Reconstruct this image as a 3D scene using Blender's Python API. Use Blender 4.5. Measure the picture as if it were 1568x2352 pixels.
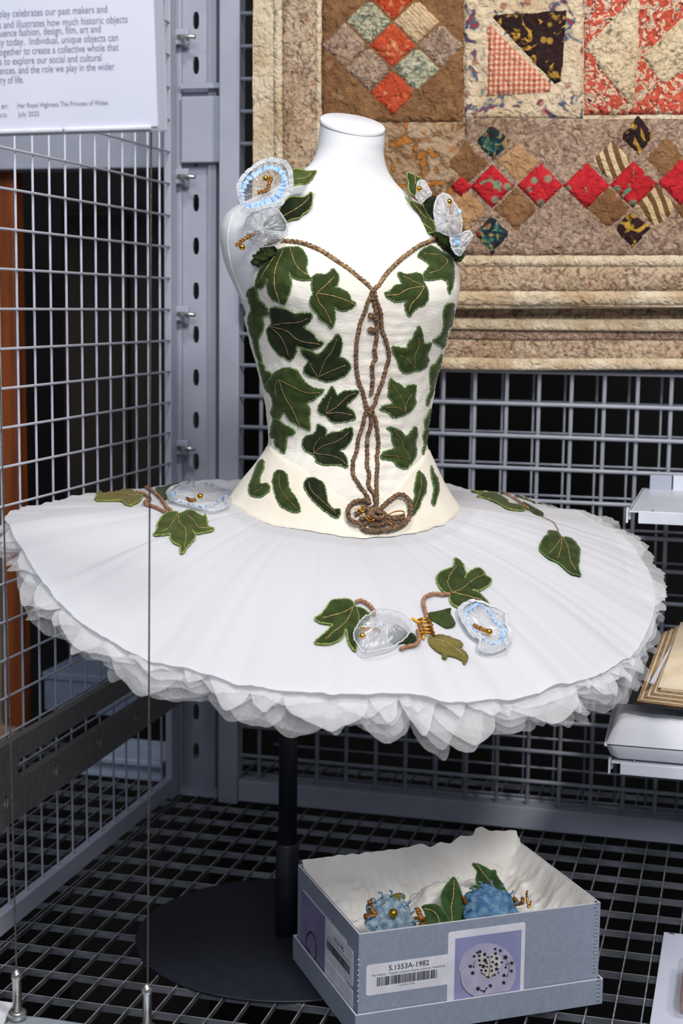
import bpy, math, random
import numpy as np
from math import sin, cos, pi, sqrt, atan2, radians, degrees, exp
from mathutils import Vector, Matrix, noise
from mathutils.bvhtree import BVHTree
from mathutils.geometry import delaunay_2d_cdt, tessellate_polygon

for o in list(bpy.data.objects):
    bpy.data.objects.remove(o)
SC = bpy.context.scene
COL = SC.collection
random.seed(7)

# ------------------------------------------------------------------ camera
F_PX, PITCH, YAW, ROLL = 3514.4135, .1334, .2589, .0123
CAMZ = .83
CAM = Vector((0, 0, CAMZ))
FW = Vector((-sin(YAW)*cos(PITCH), cos(YAW)*cos(PITCH), -sin(PITCH)))
_r0 = Vector((cos(YAW), sin(YAW), 0)); _u0 = _r0.cross(FW)
RT = _r0*cos(ROLL) + _u0*sin(ROLL); UP = _u0*cos(ROLL) - _r0*sin(ROLL)
ER = Vector((cos(YAW), sin(YAW), 0)); EF = Vector((-sin(YAW), cos(YAW), 0)); EZ = Vector((0, 0, 1))
cd = bpy.data.cameras.new('camera'); cam = bpy.data.objects.new('camera', cd); COL.objects.link(cam)
m3 = Matrix((RT, UP, -FW)).transposed()
cam.matrix_world = Matrix.Translation(CAM) @ m3.to_4x4()
cd.sensor_fit = 'VERTICAL'; cd.sensor_height = 36; cd.sensor_width = 24
cd.lens = F_PX/2352*36; cd.clip_start = .05
cd.dof.use_dof = True; cd.dof.focus_distance = 1.86; cd.dof.aperture_fstop = 6.3
SC.camera = cam

# ------------------------------------------------------------------ light
SC.view_settings.view_transform = 'Standard'; SC.view_settings.look = 'None'
SC.view_settings.gamma = 1; SC.view_settings.use_curve_mapping = False
SC.view_settings.exposure = -.13
w = bpy.data.worlds.new('room_light'); SC.world = w; w.use_nodes = True
w.node_tree.nodes['Background'].inputs[0].default_value = (.80, .87, 1.0, 1)
w.node_tree.nodes['Background'].inputs[1].default_value = .20
def area(name, loc, target, size, watts, col=(1, 1, 1), sy=None):
    d = bpy.data.lights.new(name, 'AREA'); d.energy = watts; d.color = col
    d.shape = 'RECTANGLE' if sy else 'DISK'; d.size = size
    if sy: d.size_y = sy
    o = bpy.data.objects.new(name, d); COL.objects.link(o); o.location = loc
    o.rotation_euler = (Vector(target) - Vector(loc)).to_track_quat('-Z', 'Y').to_euler(); return o
area('ceiling_lamp_front', (-.25, .75, 2.75), (-.5, 1.95, .75), .35, 22, (1, .97, .94))
area('ceiling_lamp_side', (.95, .2, 2.25), (-.3, 2.05, .5), .4, 46, (1, .96, .91))
area('ceiling_strip_lamp', (-1.3, .2, 2.6), (-.7, 1.8, .6), 1.2, 12, (.86, .92, 1), .3)
area('aisle_ceiling_lamp', (.35, -1.6, 2.5), (-.4, 1.8, .4), 1.6, 46, (.90, .94, 1), .5)

# ------------------------------------------------------------------ helpers
def ray(x, y): return FW + RT*((x-784)/F_PX) - UP*((y-1176)/F_PX)
def pl(x, y, n, d0):
    d = ray(x, y); n = Vector(n); return CAM + d*((d0 - CAM.dot(n))/d.dot(n))
def plp(x, y, p0, n):
    n = Vector(n); return pl(x, y, n, Vector(p0).dot(n))
def atz(x, y, z): return pl(x, y, (0, 0, 1), z)
def aty(x, y, yy): return pl(x, y, (0, 1, 0), yy)
def atx(x, y, xx): return pl(x, y, (1, 0, 0), xx)
def att(x, y, t): return pl(x, y, EF, t)
def V(*a): return Vector(a)

class MB:
    def __init__(s): s.v = []; s.f = []
    def add(s, vs, fs):
        n = len(s.v); s.v += [tuple(v) for v in vs]; s.f += [tuple(i+n for i in f) for f in fs]; return s
    def box(s, a, b, M=None):
        x0, y0, z0 = a; x1, y1, z1 = b
        vs = [Vector(p) for p in ((x0,y0,z0),(x1,y0,z0),(x1,y1,z0),(x0,y1,z0),(x0,y0,z1),(x1,y0,z1),(x1,y1,z1),(x0,y1,z1))]
        if M: vs = [M @ v for v in vs]
        return s.add(vs, [(0,3,2,1),(4,5,6,7),(0,1,5,4),(1,2,6,5),(2,3,7,6),(3,0,4,7)])
    def cyl(s, p, q, r, n=10, r2=None):
        return s.tube([p, q], r, n, taper=r2)
    def tube(s, pts, r, n=8, closed=False, rope=0, pitch=.009, taper=None, strands=2, jit=0):
        pts = [Vector(p) for p in pts]; N = len(pts)
        T = []
        for i in range(N):
            if closed: t = pts[(i+1) % N] - pts[i-1]
            else: t = pts[min(i+1, N-1)] - pts[max(i-1, 0)]
            T.append(t.normalized() if t.length > 1e-9 else Vector((0, 0, 1)))
        u = T[0].orthogonal().normalized(); vs = []; L = 0
        for i in range(N):
            if i:
                L += (pts[i]-pts[i-1]).length
                u = (u - T[i]*u.dot(T[i])); u = u.normalized() if u.length > 1e-9 else T[i].orthogonal().normalized()
            w_ = T[i].cross(u)
            rr = r if taper is None else r + (taper-r)*i/max(1, N-1)
            if callable(r): rr = r(i/max(1, N-1))
            for k in range(n):
                a = 2*pi*k/n
                q = rr*(1 + rope*cos(strands*a - strands*pi*L/pitch))
                if jit: q *= 1 + jit*(random.random()-.5)
                vs.append(pts[i] + (u*cos(a) + w_*sin(a))*q)
        fs = []
        for i in range(N if closed else N-1):
            j = (i+1) % N
            for k in range(n):
                l = (k+1) % n; fs.append((i*n+k, i*n+l, j*n+l, j*n+k))
        if not closed:
            fs.append(tuple(range(n-1, -1, -1))); fs.append(tuple((N-1)*n+k for k in range(n)))
        return s.add(vs, fs)
    def lathe(s, c, axis, prof, n=24):
        axis = Vector(axis).normalized(); u = axis.orthogonal().normalized(); w_ = axis.cross(u); c = Vector(c)
        vs = []; fs = []
        for r, h in prof:
            for k in range(n):
                a = 2*pi*k/n; vs.append(c + axis*h + (u*cos(a)+w_*sin(a))*r)
        for i in range(len(prof)-1):
            for k in range(n):
                l = (k+1) % n; fs.append((i*n+k, i*n+l, (i+1)*n+l, (i+1)*n+k))
        if prof[0][0] > 1e-6: fs.append(tuple(range(n-1, -1, -1)))
        if prof[-1][0] > 1e-6: fs.append(tuple((len(prof)-1)*n+k for k in range(n)))
        return s.add(vs, fs)
    def ball(s, c, r, n=14):
        return s.lathe(c, (0, 0, 1), [(max(1e-7, r*sin(pi*i/8)), -r*cos(pi*i/8)) for i in range(9)], n)
    def grid(s, P, closed_u=False):
        nu = len(P); nv = len(P[0]); vs = [p for row in P for p in row]; fs = []
        for i in range(nu if closed_u else nu-1):
            j = (i+1) % nu
            for k in range(nv-1): fs.append((i*nv+k, j*nv+k, j*nv+k+1, i*nv+k+1))
        return s.add(vs, fs)
    def plate(s, outer, holes, to3, th):
        """flat plate with holes: outer/holes lists of 2D points; to3(u,v,depth)"""
        loops = [outer] + holes; pts = [p for l in loops for p in l]
        tris = tessellate_polygon([[Vector((p[0], p[1], 0)) for p in l] for l in loops])
        n = len(pts)
        vs = [to3(p[0], p[1], 0) for p in pts] + [to3(p[0], p[1], th) for p in pts]
        fs = [tuple(t) for t in tris] + [tuple(i+n for i in reversed(t)) for t in tris]
        b = 0
        for l in loops:
            m = len(l)
            for i in range(m):
                j = (i+1) % m; fs.append((b+i, b+j, b+j+n, b+i+n))
            b += m
        return s.add(vs, fs)
    def build(s, name, mat, parent=None, smooth=True, fixn=True, bevel=0):
        me = bpy.data.meshes.new(name); me.from_pydata(s.v, [], s.f); me.validate()
        if fixn:
            import bmesh
            bm = bmesh.new(); bm.from_mesh(me); bmesh.ops.recalc_face_normals(bm, faces=bm.faces); bm.to_mesh(me); bm.free()
        if mat: me.materials.append(mat)
        if smooth:
            me.shade_smooth()
        o = bpy.data.objects.new(name, me); COL.objects.link(o)
        if bevel:
            b = o.modifiers.new('bevel', 'BEVEL'); b.width = bevel; b.segments = 2; b.limit_method = 'ANGLE'
        if parent: attach(o, parent)
        return o

def attach(o, parent):
    o.parent = parent
    l = Vector((0, 0, 0)); p = parent
    while p is not None:
        l += p.location; p = p.parent
    o.location = o.location - l
def thing(name, label, cat, loc=(0, 0, 0), group=None):
    o = bpy.data.objects.new(name, None); COL.objects.link(o); o.location = loc; o.empty_display_size = .05
    o['label'] = label; o['category'] = cat
    if group: o['group'] = group
    return o
def tag(o, label=None, cat=None, group=None, kind=None):
    if label: o['label'] = label
    if cat: o['category'] = cat
    if group: o['group'] = group
    if kind: o['kind'] = kind
    return o

def srgb(r, g, b):
    f = lambda c: (c/255/12.92) if c/255 <= .04045 else ((c/255+.055)/1.055)**2.4
    return (f(r), f(g), f(b), 1)
_mats = {}
def M(name, col, rough=.6, metal=0, col2=None, nscale=40, bump=0, bscale=200, sheen=0, spec=.5, stretch=None, detail=3, lo=.4, hi=.6, bstretch=None, trans=0, sss=0):
    """procedural principled material: colour mottled by noise, fine relief from a second noise"""
    m = bpy.data.materials.new(name); m.use_nodes = True; nt = m.node_tree; N = nt.nodes; Lk = nt.links
    p = N['Principled BSDF']; p.inputs['Roughness'].default_value = rough; p.inputs['Metallic'].default_value = metal
    p.inputs['Specular IOR Level'].default_value = spec
    if sheen: p.inputs['Sheen Weight'].default_value = sheen; p.inputs['Sheen Roughness'].default_value = .4
    tc = N.new('ShaderNodeTexCoord')
    def coords(st):
        if not st: return tc.outputs['Object']
        mp = N.new('ShaderNodeMapping'); mp.inputs['Scale'].default_value = st
        Lk.new(tc.outputs['Object'], mp.inputs['Vector']); return mp.outputs['Vector']
    if col2 is None: col2 = tuple(c*.88 for c in col[:3]) + (1,)
    nz = N.new('ShaderNodeTexNoise'); nz.inputs['Scale'].default_value = nscale; nz.inputs['Detail'].default_value = detail
    Lk.new(coords(stretch), nz.inputs['Vector'])
    cr = N.new('ShaderNodeValToRGB'); cr.color_ramp.elements[0].position = lo; cr.color_ramp.elements[1].position = hi
    cr.color_ramp.elements[0].color = col; cr.color_ramp.elements[1].color = col2
    Lk.new(nz.outputs['Fac'], cr.inputs['Fac']); Lk.new(cr.outputs['Color'], p.inputs['Base Color'])
    if bump:
        bn = N.new('ShaderNodeTexNoise'); bn.inputs['Scale'].default_value = bscale; bn.inputs['Detail'].default_value = 3
        Lk.new(coords(bstretch), bn.inputs['Vector'])
        bp = N.new('ShaderNodeBump'); bp.inputs['Strength'].default_value = bump; bp.inputs['Distance'].default_value = .002
        Lk.new(bn.outputs['Fac'], bp.inputs['Height']); Lk.new(bp.outputs['Normal'], p.inputs['Normal'])
    _mats[name] = m
    return m
def sheer(name, col, alpha, rough=.5, net=0, gloss=.0):
    """see-through cloth: part transparent, part diffuse/translucent; net = mesh size (1/m) of tulle"""
    m = bpy.data.materials.new(name); m.use_nodes = True; nt = m.node_tree; N = nt.nodes; Lk = nt.links
    N.remove(N['Principled BSDF']); out = N['Material Output']
    d = N.new('ShaderNodeBsdfDiffuse'); d.inputs[0].default_value = col
    t = N.new('ShaderNodeBsdfTranslucent'); t.inputs[0].default_value = col
    a = N.new('ShaderNodeMixShader'); a.inputs[0].default_value = .4; Lk.new(d.outputs[0], a.inputs[1]); Lk.new(t.outputs[0], a.inputs[2])
    body = a.outputs[0]
    if gloss:
        g = N.new('ShaderNodeBsdfGlossy'); g.inputs['Roughness'].default_value = rough
        b = N.new('ShaderNodeMixShader'); b.inputs[0].default_value = gloss; Lk.new(body, b.inputs[1]); Lk.new(g.outputs[0], b.inputs[2]); body = b.outputs[0]
    tr = N.new('ShaderNodeBsdfTransparent'); mx = N.new('ShaderNodeMixShader')
    Lk.new(tr.outputs[0], mx.inputs[1]); Lk.new(body, mx.inputs[2]); mx.inputs[0].default_value = alpha
    if net:
        tc = N.new('ShaderNodeTexCoord'); vo = N.new('ShaderNodeTexVoronoi'); vo.feature = 'DISTANCE_TO_EDGE'
        vo.inputs['Scale'].default_value = net; vo.inputs['Randomness'].default_value = .25
        Lk.new(tc.outputs['Object'], vo.inputs['Vector'])
        mr = N.new('ShaderNodeMapRange'); mr.inputs['From Min'].default_value = .04; mr.inputs['From Max'].default_value = .14
        mr.inputs['To Min'].default_value = min(1, alpha+.22); mr.inputs['To Max'].default_value = max(0, alpha-.14)
        Lk.new(vo.outputs['Distance'], mr.inputs['Value']); Lk.new(mr.outputs[0], mx.inputs[0])
    Lk.new(mx.outputs[0], out.inputs['Surface'])
    return m

def cr_open(pts, step=.002):
    """Catmull-Rom through points (2D or 3D), resampled at about `step`"""
    P = [Vector(p) for p in pts]; P = [P[0]*2-P[1]] + P + [P[-1]*2-P[-2]]; out = []
    for i in range(1, len(P)-2):
        a, b, c, d = P[i-1:i+3]; n = max(1, int((c-b).length/step))
        for k in range(n):
            t = k/n; out.append(.5*((2*b)+(c-a)*t+(2*a-5*b+4*c-d)*t*t+(3*b-a-3*c+d)*t**3))
    out.append(P[-2]); return out
def cr_closed(pts, step):
    P = [Vector(p) for p in pts]; n0 = len(P); out = []
    for i in range(n0):
        a, b, c, d = P[i-1], P[i], P[(i+1) % n0], P[(i+2) % n0]; n = max(1, int((c-b).length/step))
        for k in range(n):
            t = k/n; out.append(.5*((2*b)+(c-a)*t*.8+(2*a-5*b+4*c-d)*t*t*.8+(3*b-a-3*c+d)*t**3*.8) if False else .5*((2*b)+(c-a)*t+(2*a-5*b+4*c-d)*t*t+(3*b-a-3*c+d)*t**3))
    return out
def inside(p, poly):
    x, y = p; c = False; n = len(poly); j = n-1
    for i in range(n):
        xi, yi = poly[i][0], poly[i][1]; xj, yj = poly[j][0], poly[j][1]
        if (yi > y) != (yj > y) and x < (xj-xi)*(y-yi)/(yj-yi)+xi: c = not c
        j = i
    return c
def fill2d(loop, gap):
    """triangulate a closed 2D loop with inner points on a grid; returns verts, tris, boundary count"""
    n = len(loop); pts = [Vector((p[0], p[1])) for p in loop]
    xs = [p[0] for p in loop]; ys = [p[1] for p in loop]; arr = np.array([(p[0], p[1]) for p in loop])
    x = min(xs)+gap/2; row = 0
    while x < max(xs):
        y = min(ys)+gap/2 + (gap/2 if row % 2 else 0)
        while y < max(ys):
            if inside((x, y), loop) and np.min(np.hypot(arr[:, 0]-x, arr[:, 1]-y)) > gap*.5: pts.append(Vector((x, y)))
            y += gap
        x += gap*.87; row += 1
    r = delaunay_2d_cdt(pts, [(i, (i+1) % n) for i in range(n)], [list(range(n))], 1, 1e-6)
    return r[0], r[2], n
def crop(ox, oy, s):
    return lambda pts: [(ox+x/s, oy+y/s) for x, y in pts]

# ------------------------------------------------------------------ materials of the setting
GREY = M('painted_steel', srgb(172,176,190), .45, .0, srgb(165,169,184), 12, .05, 300)
GREYB = M('thick_wire_paint', srgb(160,163,174), .4, .0, srgb(150,154,166), 30)
GREYW = M('wire_paint', srgb(198,201,214), .4, .0, srgb(186,190,205), 30)
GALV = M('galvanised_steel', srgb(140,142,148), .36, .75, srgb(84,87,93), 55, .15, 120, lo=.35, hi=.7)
GALVE = M('lit_worn_bar_edge', srgb(205,207,214), .3, .5, srgb(150,153,160), 70)  # top faces of bars and rods: direct-light highlight put into colour, plus wear
DARKST = M('dark_anodised_steel', srgb(122,119,117), .5, .15, srgb(112,110,109), 90, .08, 600)
BLACKM = M('black_powder_coat', srgb(34,37,46), .45, .1, srgb(30,33,42), 60, .05, 700)
VOID = M('unlit_backing', (.004, .0035, .003, 1), .9, 0, (.003, .003, .003, 1), 3)  # darkness of the unlit store put into the colour, ambient would brighten it
CHROME = M('bright_steel', srgb(205,203,200), .22, .9, srgb(170,168,165), 40)
CABLE = M('cable_steel', srgb(120,112,108), .4, .7, srgb(90,85,82), 400)
WOOD = M('orange_wood', srgb(138,68,20), .5, 0, srgb(104,48,12), 6, .1, 60, stretch=(6, 6, .6))
DARKWOOD = M('dark_wood', srgb(36,26,19), .6, 0, srgb(28,20,15), 5, .1, 60, stretch=(6, 6, .6))

# ------------------------------------------------------------------ near-black backings standing in for the unlit store
BACK = 2.3665; LEFT = -.917
o = MB().box((-3.2, 3.3, -1.3), (1.2, 3.4, 2.2)).build('dark_backing', VOID, smooth=False); tag(o, 'near-black backing standing in for the unlit store behind the mesh', kind='structure')
o = MB().box((-2.6, 1.2, -1.3), (-2.5, 3.3, 2.2)).build('dark_backing_left', VOID, smooth=False); tag(o, 'near-black backing standing in for the unlit store beyond the side mesh', kind='structure')
o = MB().box((-3.2, .2, -1.32), (1.2, 3.4, -1.3)).build('floor_below', VOID, smooth=False); tag(o, 'near-black slab standing in for the dark void under the floor grating', kind='structure')

# floor grating: deep bars along x, thinner rods along y
fl = bpy.data.objects.new('floor', None); COL.objects.link(fl)
tag(fl, 'galvanised steel bar grating floor of the cage', kind='structure')
GX0, GX1, GY0, GY1 = -2.45, .25, 1.38, 2.62
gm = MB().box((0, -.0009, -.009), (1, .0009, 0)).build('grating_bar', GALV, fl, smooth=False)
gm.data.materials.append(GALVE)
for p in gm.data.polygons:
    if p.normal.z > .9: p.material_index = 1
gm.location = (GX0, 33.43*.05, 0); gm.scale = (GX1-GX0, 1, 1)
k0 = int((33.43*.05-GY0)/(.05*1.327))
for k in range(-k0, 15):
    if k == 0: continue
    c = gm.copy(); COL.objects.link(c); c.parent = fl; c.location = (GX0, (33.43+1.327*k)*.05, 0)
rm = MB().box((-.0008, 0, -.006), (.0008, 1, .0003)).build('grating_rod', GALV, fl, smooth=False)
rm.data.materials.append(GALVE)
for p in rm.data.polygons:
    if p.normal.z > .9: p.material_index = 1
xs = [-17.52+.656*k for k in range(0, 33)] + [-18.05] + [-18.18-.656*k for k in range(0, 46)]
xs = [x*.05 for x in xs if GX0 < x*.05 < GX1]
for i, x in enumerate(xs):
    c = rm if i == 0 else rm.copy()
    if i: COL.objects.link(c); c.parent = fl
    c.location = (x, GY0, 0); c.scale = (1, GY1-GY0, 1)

# ------------------------------------------------------------------ mesh panels
def wire_mesh(r, n=8):
    return MB().cyl((0, 0, 0), (0, 0, 1), r, n)
def panel(label, axis, plane_c, us, zs, z0, z1, u0, u1, r, frame, mat, loc, gap):
    """welded wire panel: axis 'y' = lies in a plane y=c (wires along x and z); axis 'x' = plane x=c"""
    t = thing('wire_screen', label, 'mesh panel', loc, 'wire mesh panels of the cage')
    vw = wire_mesh(r).build('wire', mat, t); first = True
    for u in us:
        c = vw if first else vw.copy()
        if not first: COL.objects.link(c); c.parent = t
        p = Vector((u, plane_c, z0)) if axis == 'y' else Vector((plane_c, u, z0))
        c.location = p - Vector(loc); c.scale = (1, 1, z1-z0); first = False
    for z in zs:
        c = vw.copy(); COL.objects.link(c); c.parent = t
        if axis == 'y':
            p = Vector((u0, plane_c-gap, z)); c.rotation_euler = (0, pi/2, 0)
        else:
            p = Vector((plane_c+gap, u0, z)); c.rotation_euler = (-pi/2, 0, 0)
        c.location = p - Vector(loc); c.scale = (1, 1, u1-u0)
    for fr in frame:
        b = MB().box(*fr).build('frame_rail', GREY, t, smooth=False, bevel=.002)
    return t
zb0 = CAMZ - 1.918*.05   # height of a measured back wire
zs = [zb0 + .05*k for k in range(-13, 19)]
us = [(-9.274+k)*.05 for k in range(-6, 14)]
us = [u for u in us if u < .22]
panel('thick grey wire mesh panel behind the quilt and costume', 'y', BACK, us, zs, .03, 1.7, -.80, .24, .0034,
      [((-.832, BACK-.014, .0), (-.798, BACK+.016, 1.72)), ((-.797, BACK-.014, .006), (.26, BACK+.016, .043))], GREYB, (-.3, BACK, 0), .006)
zl0 = CAMZ + 3.836*.05
zs = [zl0 + .05*k for k in range(-16, 15)]
us = [(36.322+.9922*k)*.05 for k in range(-9, 11)]
panel('thin white wire mesh panel along the side, behind the dark arm', 'x', LEFT, us, zs, .03, 1.72, 1.3, 2.36, .0018,
      [((LEFT-.007, 1.3, .009), (LEFT+.007, 2.372, .038)), ((LEFT-.006, 2.345, .0), (LEFT+.006, 2.372, 1.74))], GREYW, (LEFT, 1.9, 0), .0035)
us = [-.382+.05*k for k in range(-7, 12)]; zs = [.584+.05*k for k in range(-11, 12)]
panel('second wire mesh panel standing in the dark behind the thick one', 'y', 2.44, us, zs, .02, 1.2, -.76, .24, .0021,
      [((-.76, 2.432, .0), (.24, 2.448, .03))], GREYB, (-.3, 2.44, 0), .003)

# ------------------------------------------------------------------ uprights, beam
up = thing('slotted_upright', 'tall grey slotted steel upright in the cage corner', 'upright', (-.875, 2.40, 0))
slots = []
for py in (-540, -443, -345, -248, -150, -50, 47, 150, 262, 364, 466, 565, 668, 768, 867, 965, 1060, 1160, 1260, 1360, 1460, 1550, 1635, 1725):
    p = aty(450, py, 2.395); w_, h = .0042, .0135
    slots.append([(p.x-w_*.75, p.z-h), (p.x+w_*.75, p.z-h), (p.x+w_*1.25, p.z-h*.45), (p.x+w_*1.25, p.z+h*.45), (p.x+w_*.75, p.z+h), (p.x-w_*.75, p.z+h), (p.x-w_*1.25, p.z+h*.45), (p.x-w_*1.25, p.z-h*.45)])
xa, xb = aty(421, 600, 2.395).x, aty(480, 600, 2.395).x
MB().plate([(xa, 0), (xb, 0), (xb, 1.75), (xa, 1.75)], slots, lambda u, v, d: Vector((u, 2.395+d, v)), .003).build('slotted_face', GREY, up, smooth=False)
MB().box((xb, 2.388, 0), (xb+.014, 2.45, 1.75)).build('side_flange', GREY, up, smooth=False, bevel=.002)
MB().box((xa-.010, 2.385, 0), (xa, 2.45, 1.75)).build('side_flange', GREY, up, smooth=False, bevel=.002)
MB().box((xa-.02, 2.38, -.002), (xb+.02, 2.40, .012)).build('foot', GREY, up, smooth=False)
MB().box((xb+.017, 2.41, 0), (-.834, 2.415, 1.75)).build('rear_channel', DARKST, up, smooth=False)
bm_ = thing('cross_beam', 'deep pale grey steel cross beam spanning behind the upright', 'beam', (-1.4, 2.46, 1.06))
z1, z0_ = aty(460, 222, 2.382).z, aty(460, 374, 2.382).z
MB().box((-1.9, 2.46, z0_), (-.915, 2.52, z1)).build('beam_body', GREY, bm_, smooth=False, bevel=.003)
MB().box((-.905, 2.376, z0_), (-.834, 2.386, z1)).build('end_plate', GREY, bm_, smooth=False, bevel=.002)
MB().box((-.905, 2.374, z1+.012), (-.834, 2.384, z1+.02)).build('top_lip', GREY, bm_, smooth=False)
# clamps joining the side mesh to the upright
names = ['highest', 'second', 'third', 'lowest']
for i, py in enumerate((85, 405, 720, 1027)):
    c0 = aty(418, py, 2.375)
    t = thing('mesh_clamp', ['bright mesh clamp on the upright above the cross beam', 'bright mesh clamp on the upright just under the cross beam',
        'bright mesh clamp on the upright level with the quilt bottom', 'bright mesh clamp on the upright just above the tutu skirt'][i], 'clamp', c0, 'clamps on the corner upright')
    MB().box((c0.x-.012, c0.y-.004, c0.z-.012), (c0.x+.012, c0.y+.004, c0.z+.012)).build('clamp_plate', GREY, t, smooth=False, bevel=.002)
    MB().cyl(c0+V(-.005, -.006, 0), c0+V(.026, -.010, -.002), .0035, 10).build('bolt', CHROME, t)
    MB().cyl(c0+V(.004, -.008, -.006), c0+V(.010, -.008, -.006), .008, 6).build('nut', CHROME, t, smooth=False)
    MB().ball(c0+V(-.017, -.012, -.004), .007).build('knob', GREYW, t)

# ------------------------------------------------------------------ dark support arm along the side mesh
XA = -.88
arm = thing('support_arm', 'flat dark grey steel arm with long slot and round holes', 'bracket', (XA, 2.0, .17))
def rounded(u0, v0, u1, v1, r, n=4):
    out = []
    for (cx_, cy_, a0) in ((u1-r, v1-r, 0), (u0+r, v1-r, pi/2), (u0+r, v0+r, pi), (u1-r, v0+r, 1.5*pi)):
        for k in range(n+1):
            a = a0+pi/2*k/n; out.append((cx_+r*cos(a), cy_+r*sin(a)))
    return out
holes = [rounded(1.722, .2265, 2.19, .2515, .009)]
for yy in (1.548, 1.688, 1.831, 1.973, 2.114, 2.255):
    holes.append([(yy+.0058*cos(2*pi*k/14), .2075+.0085*sin(2*pi*k/14)) for k in range(14)])
MB().plate([(1.35, .172), (2.385, .1825), (2.385, .283), (1.35, .281)], holes, lambda u, v, d: Vector((XA-.010+d, u, v)), .012).build('arm_plate', DARKST, arm, smooth=False, bevel=.0008)
for yy in (1.548, 1.688, 1.831, 1.973, 2.114, 2.255):
    MB().tube([(XA-.003, yy+.0055*cos(2*pi*k/18), .2075+.0082*sin(2*pi*k/18)) for k in range(18)], .0012, 6, closed=True).build('hole_rim', CHROME, arm)

# ------------------------------------------------------------------ things in the dark beyond the side mesh
t = thing('wooden_post', 'upright orange-brown wooden post beyond the side mesh', 'post', (-1.26, 2.5, 0))
MB().box((-1.300, 2.5, .0), (-1.2655, 2.54, 1.9)).build('post_body', WOOD, t, smooth=False, bevel=.004)
MB().box((-1.322, 2.49, .0), (-1.303, 2.55, 1.9)).build('edge_strip', M('pale_strip', srgb(150,138,120), .6), t, smooth=False, bevel=.003)
t = thing('dark_cabinet', 'tall near-black wooden cabinet in the dark beyond the side mesh', 'cabinet', (-1.2, 2.75, 0))
MB().box((-1.28, 2.72, -1.3), (-.98, 2.95, 1.02)).build('carcase', DARKWOOD, t, smooth=False, bevel=.004)
MB().box((-1.27, 2.708, .22), (-1.14, 2.72, 1.0)).build('door', DARKWOOD, t, smooth=False, bevel=.004)
MB().box((-1.135, 2.708, .22), (-.99, 2.72, 1.0)).build('door', DARKWOOD, t, smooth=False, bevel=.004)
BLU = M('blue_grey_card', srgb(120,132,158), .7)
t = thing('storage_carton', 'blue-grey carton low beyond the side mesh, behind the arm', 'box', (-1.2, 2.6, .05))
MB().box((-1.245, 2.55, .075), (-1.06, 2.7, .145)).build('carton_body', BLU, t, smooth=False, bevel=.003)
MB().box((-1.248, 2.547, .135), (-1.057, 2.703, .15)).build('lid', BLU, t, smooth=False, bevel=.003)
t = thing('storage_tray', 'pale blue tray on the floor beyond the side mesh corner', 'tray', (-1.05, 2.45, 0))
PB = M('pale_blue_plastic', srgb(176,190,215), .4)
MB().box((-1.12, 2.42, .002), (-.96, 2.53, .03)).build('tray_body', PB, t, smooth=False, bevel=.003)
MB().box((-1.122, 2.41, .03), (-.955, 2.535, .042)).build('tray_rim', PB, t, smooth=False, bevel=.003)
t = thing('cloth_roll', 'tan rolled cloth at the foot of the wooden post', 'roll', (-1.3, 2.42, .08))
p0 = aty(10, 1690, 2.40)
MB().tube(cr_open([p0+V(-.08, 0, 0), p0, p0+V(.025, .0, .0)], .01), lambda s: .022*(1-.25*s**4), 16).build('roll_body', M('tan_cloth', srgb(160,130,100), .8, 0, srgb(130,104,80), 60, .3, 300), t)
MB().tube([p0+V(-.01+.023*0, .0+.0225*cos(a), .0225*sin(a)) for a in [2*pi*k/20 for k in range(20)]], .0015, 6, closed=True).build('tie', M('tie_tape', srgb(200,190,170), .8), t)

# ------------------------------------------------------------------ tension cables and the raised front ledge they stand on
ZLED = .085
for i, (lab, pts, base) in enumerate([('thin steel tension cable crossing the front of the white skirt', [(349, -40), (347, 310), (343, 1300), (339, 2305)], (338, 2375)),
                                ('thin steel tension cable rising beside the white sheet of the ledge', [(-8, 500), (5, 1050), (24, 1700), (38, 2250)], (40, 2340))]):
    b = atz(*base, ZLED); t = thing('tension_cable', lab, 'cable', b, 'tension cables'); tt = b.dot(EF)
    P = [att(x, y, tt) for x, y in pts]; P[0] = P[0]+(P[0]-P[-1])*.45
    if i == 1: P = [P[0]+(P[0]-P[-1])*.35] + P
    MB().tube(cr_open(P+[b+V(0, 0, .03)], .05), .00095, 8).build('cable', CABLE, t)
    MB().lathe(b, (0, 0, 1), [(.0048, .009), (.0048, .044), (.0057, .045), (.0057, .050), (.0036, .052), (.0015, .055)], 18).build('ferrule', CHROME, t)
    MB().lathe(b, (0, 0, 1), [(.0095, 0), (.0095, .008), (.008, .0095), (.003, .0096)], 20).build('base_fitting', CHROME, t)
t = thing('front_ledge', 'pale raised metal ledge along the front, under the cables', 'ledge', (-.7, 1.38, 0))
def slab(pts, z1, z0, name, mat, par):
    P = [Vector((p.x, p.y, z1)) for p in pts]; n = len(P)
    return MB().add(P+[Vector((p.x, p.y, z0)) for p in P], [tuple(range(n)), tuple(range(2*n-1, n-1, -1))]+[(i, (i+1) % n, n+(i+1) % n, n+i) for i in range(n)]).build(name, mat, par, smooth=False)
A = lambda x, y: atz(x, y, ZLED)
slab([A(-120, 2283), A(30, 2303), A(8, 2352), A(-30, 2440), A(-140, 2440)], ZLED, ZLED-.012, 'white_sheet', M('white_sheet', srgb(225,226,232), .5), t)
slab([A(36, 2330), A(110, 2338), A(520, 2400), A(520, 2480), A(10, 2440), A(12, 2352)], ZLED-.0005, ZLED-.012, 'steel_sheet', M('pale_steel', srgb(180,190,200), .35, .4), t)
p = A(60, 2480); MB().box((p.x-.01, p.y-.01, 0), (p.x+.01, p.y+.01, ZLED-.012)).build('leg', GREY, t, smooth=False)
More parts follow.
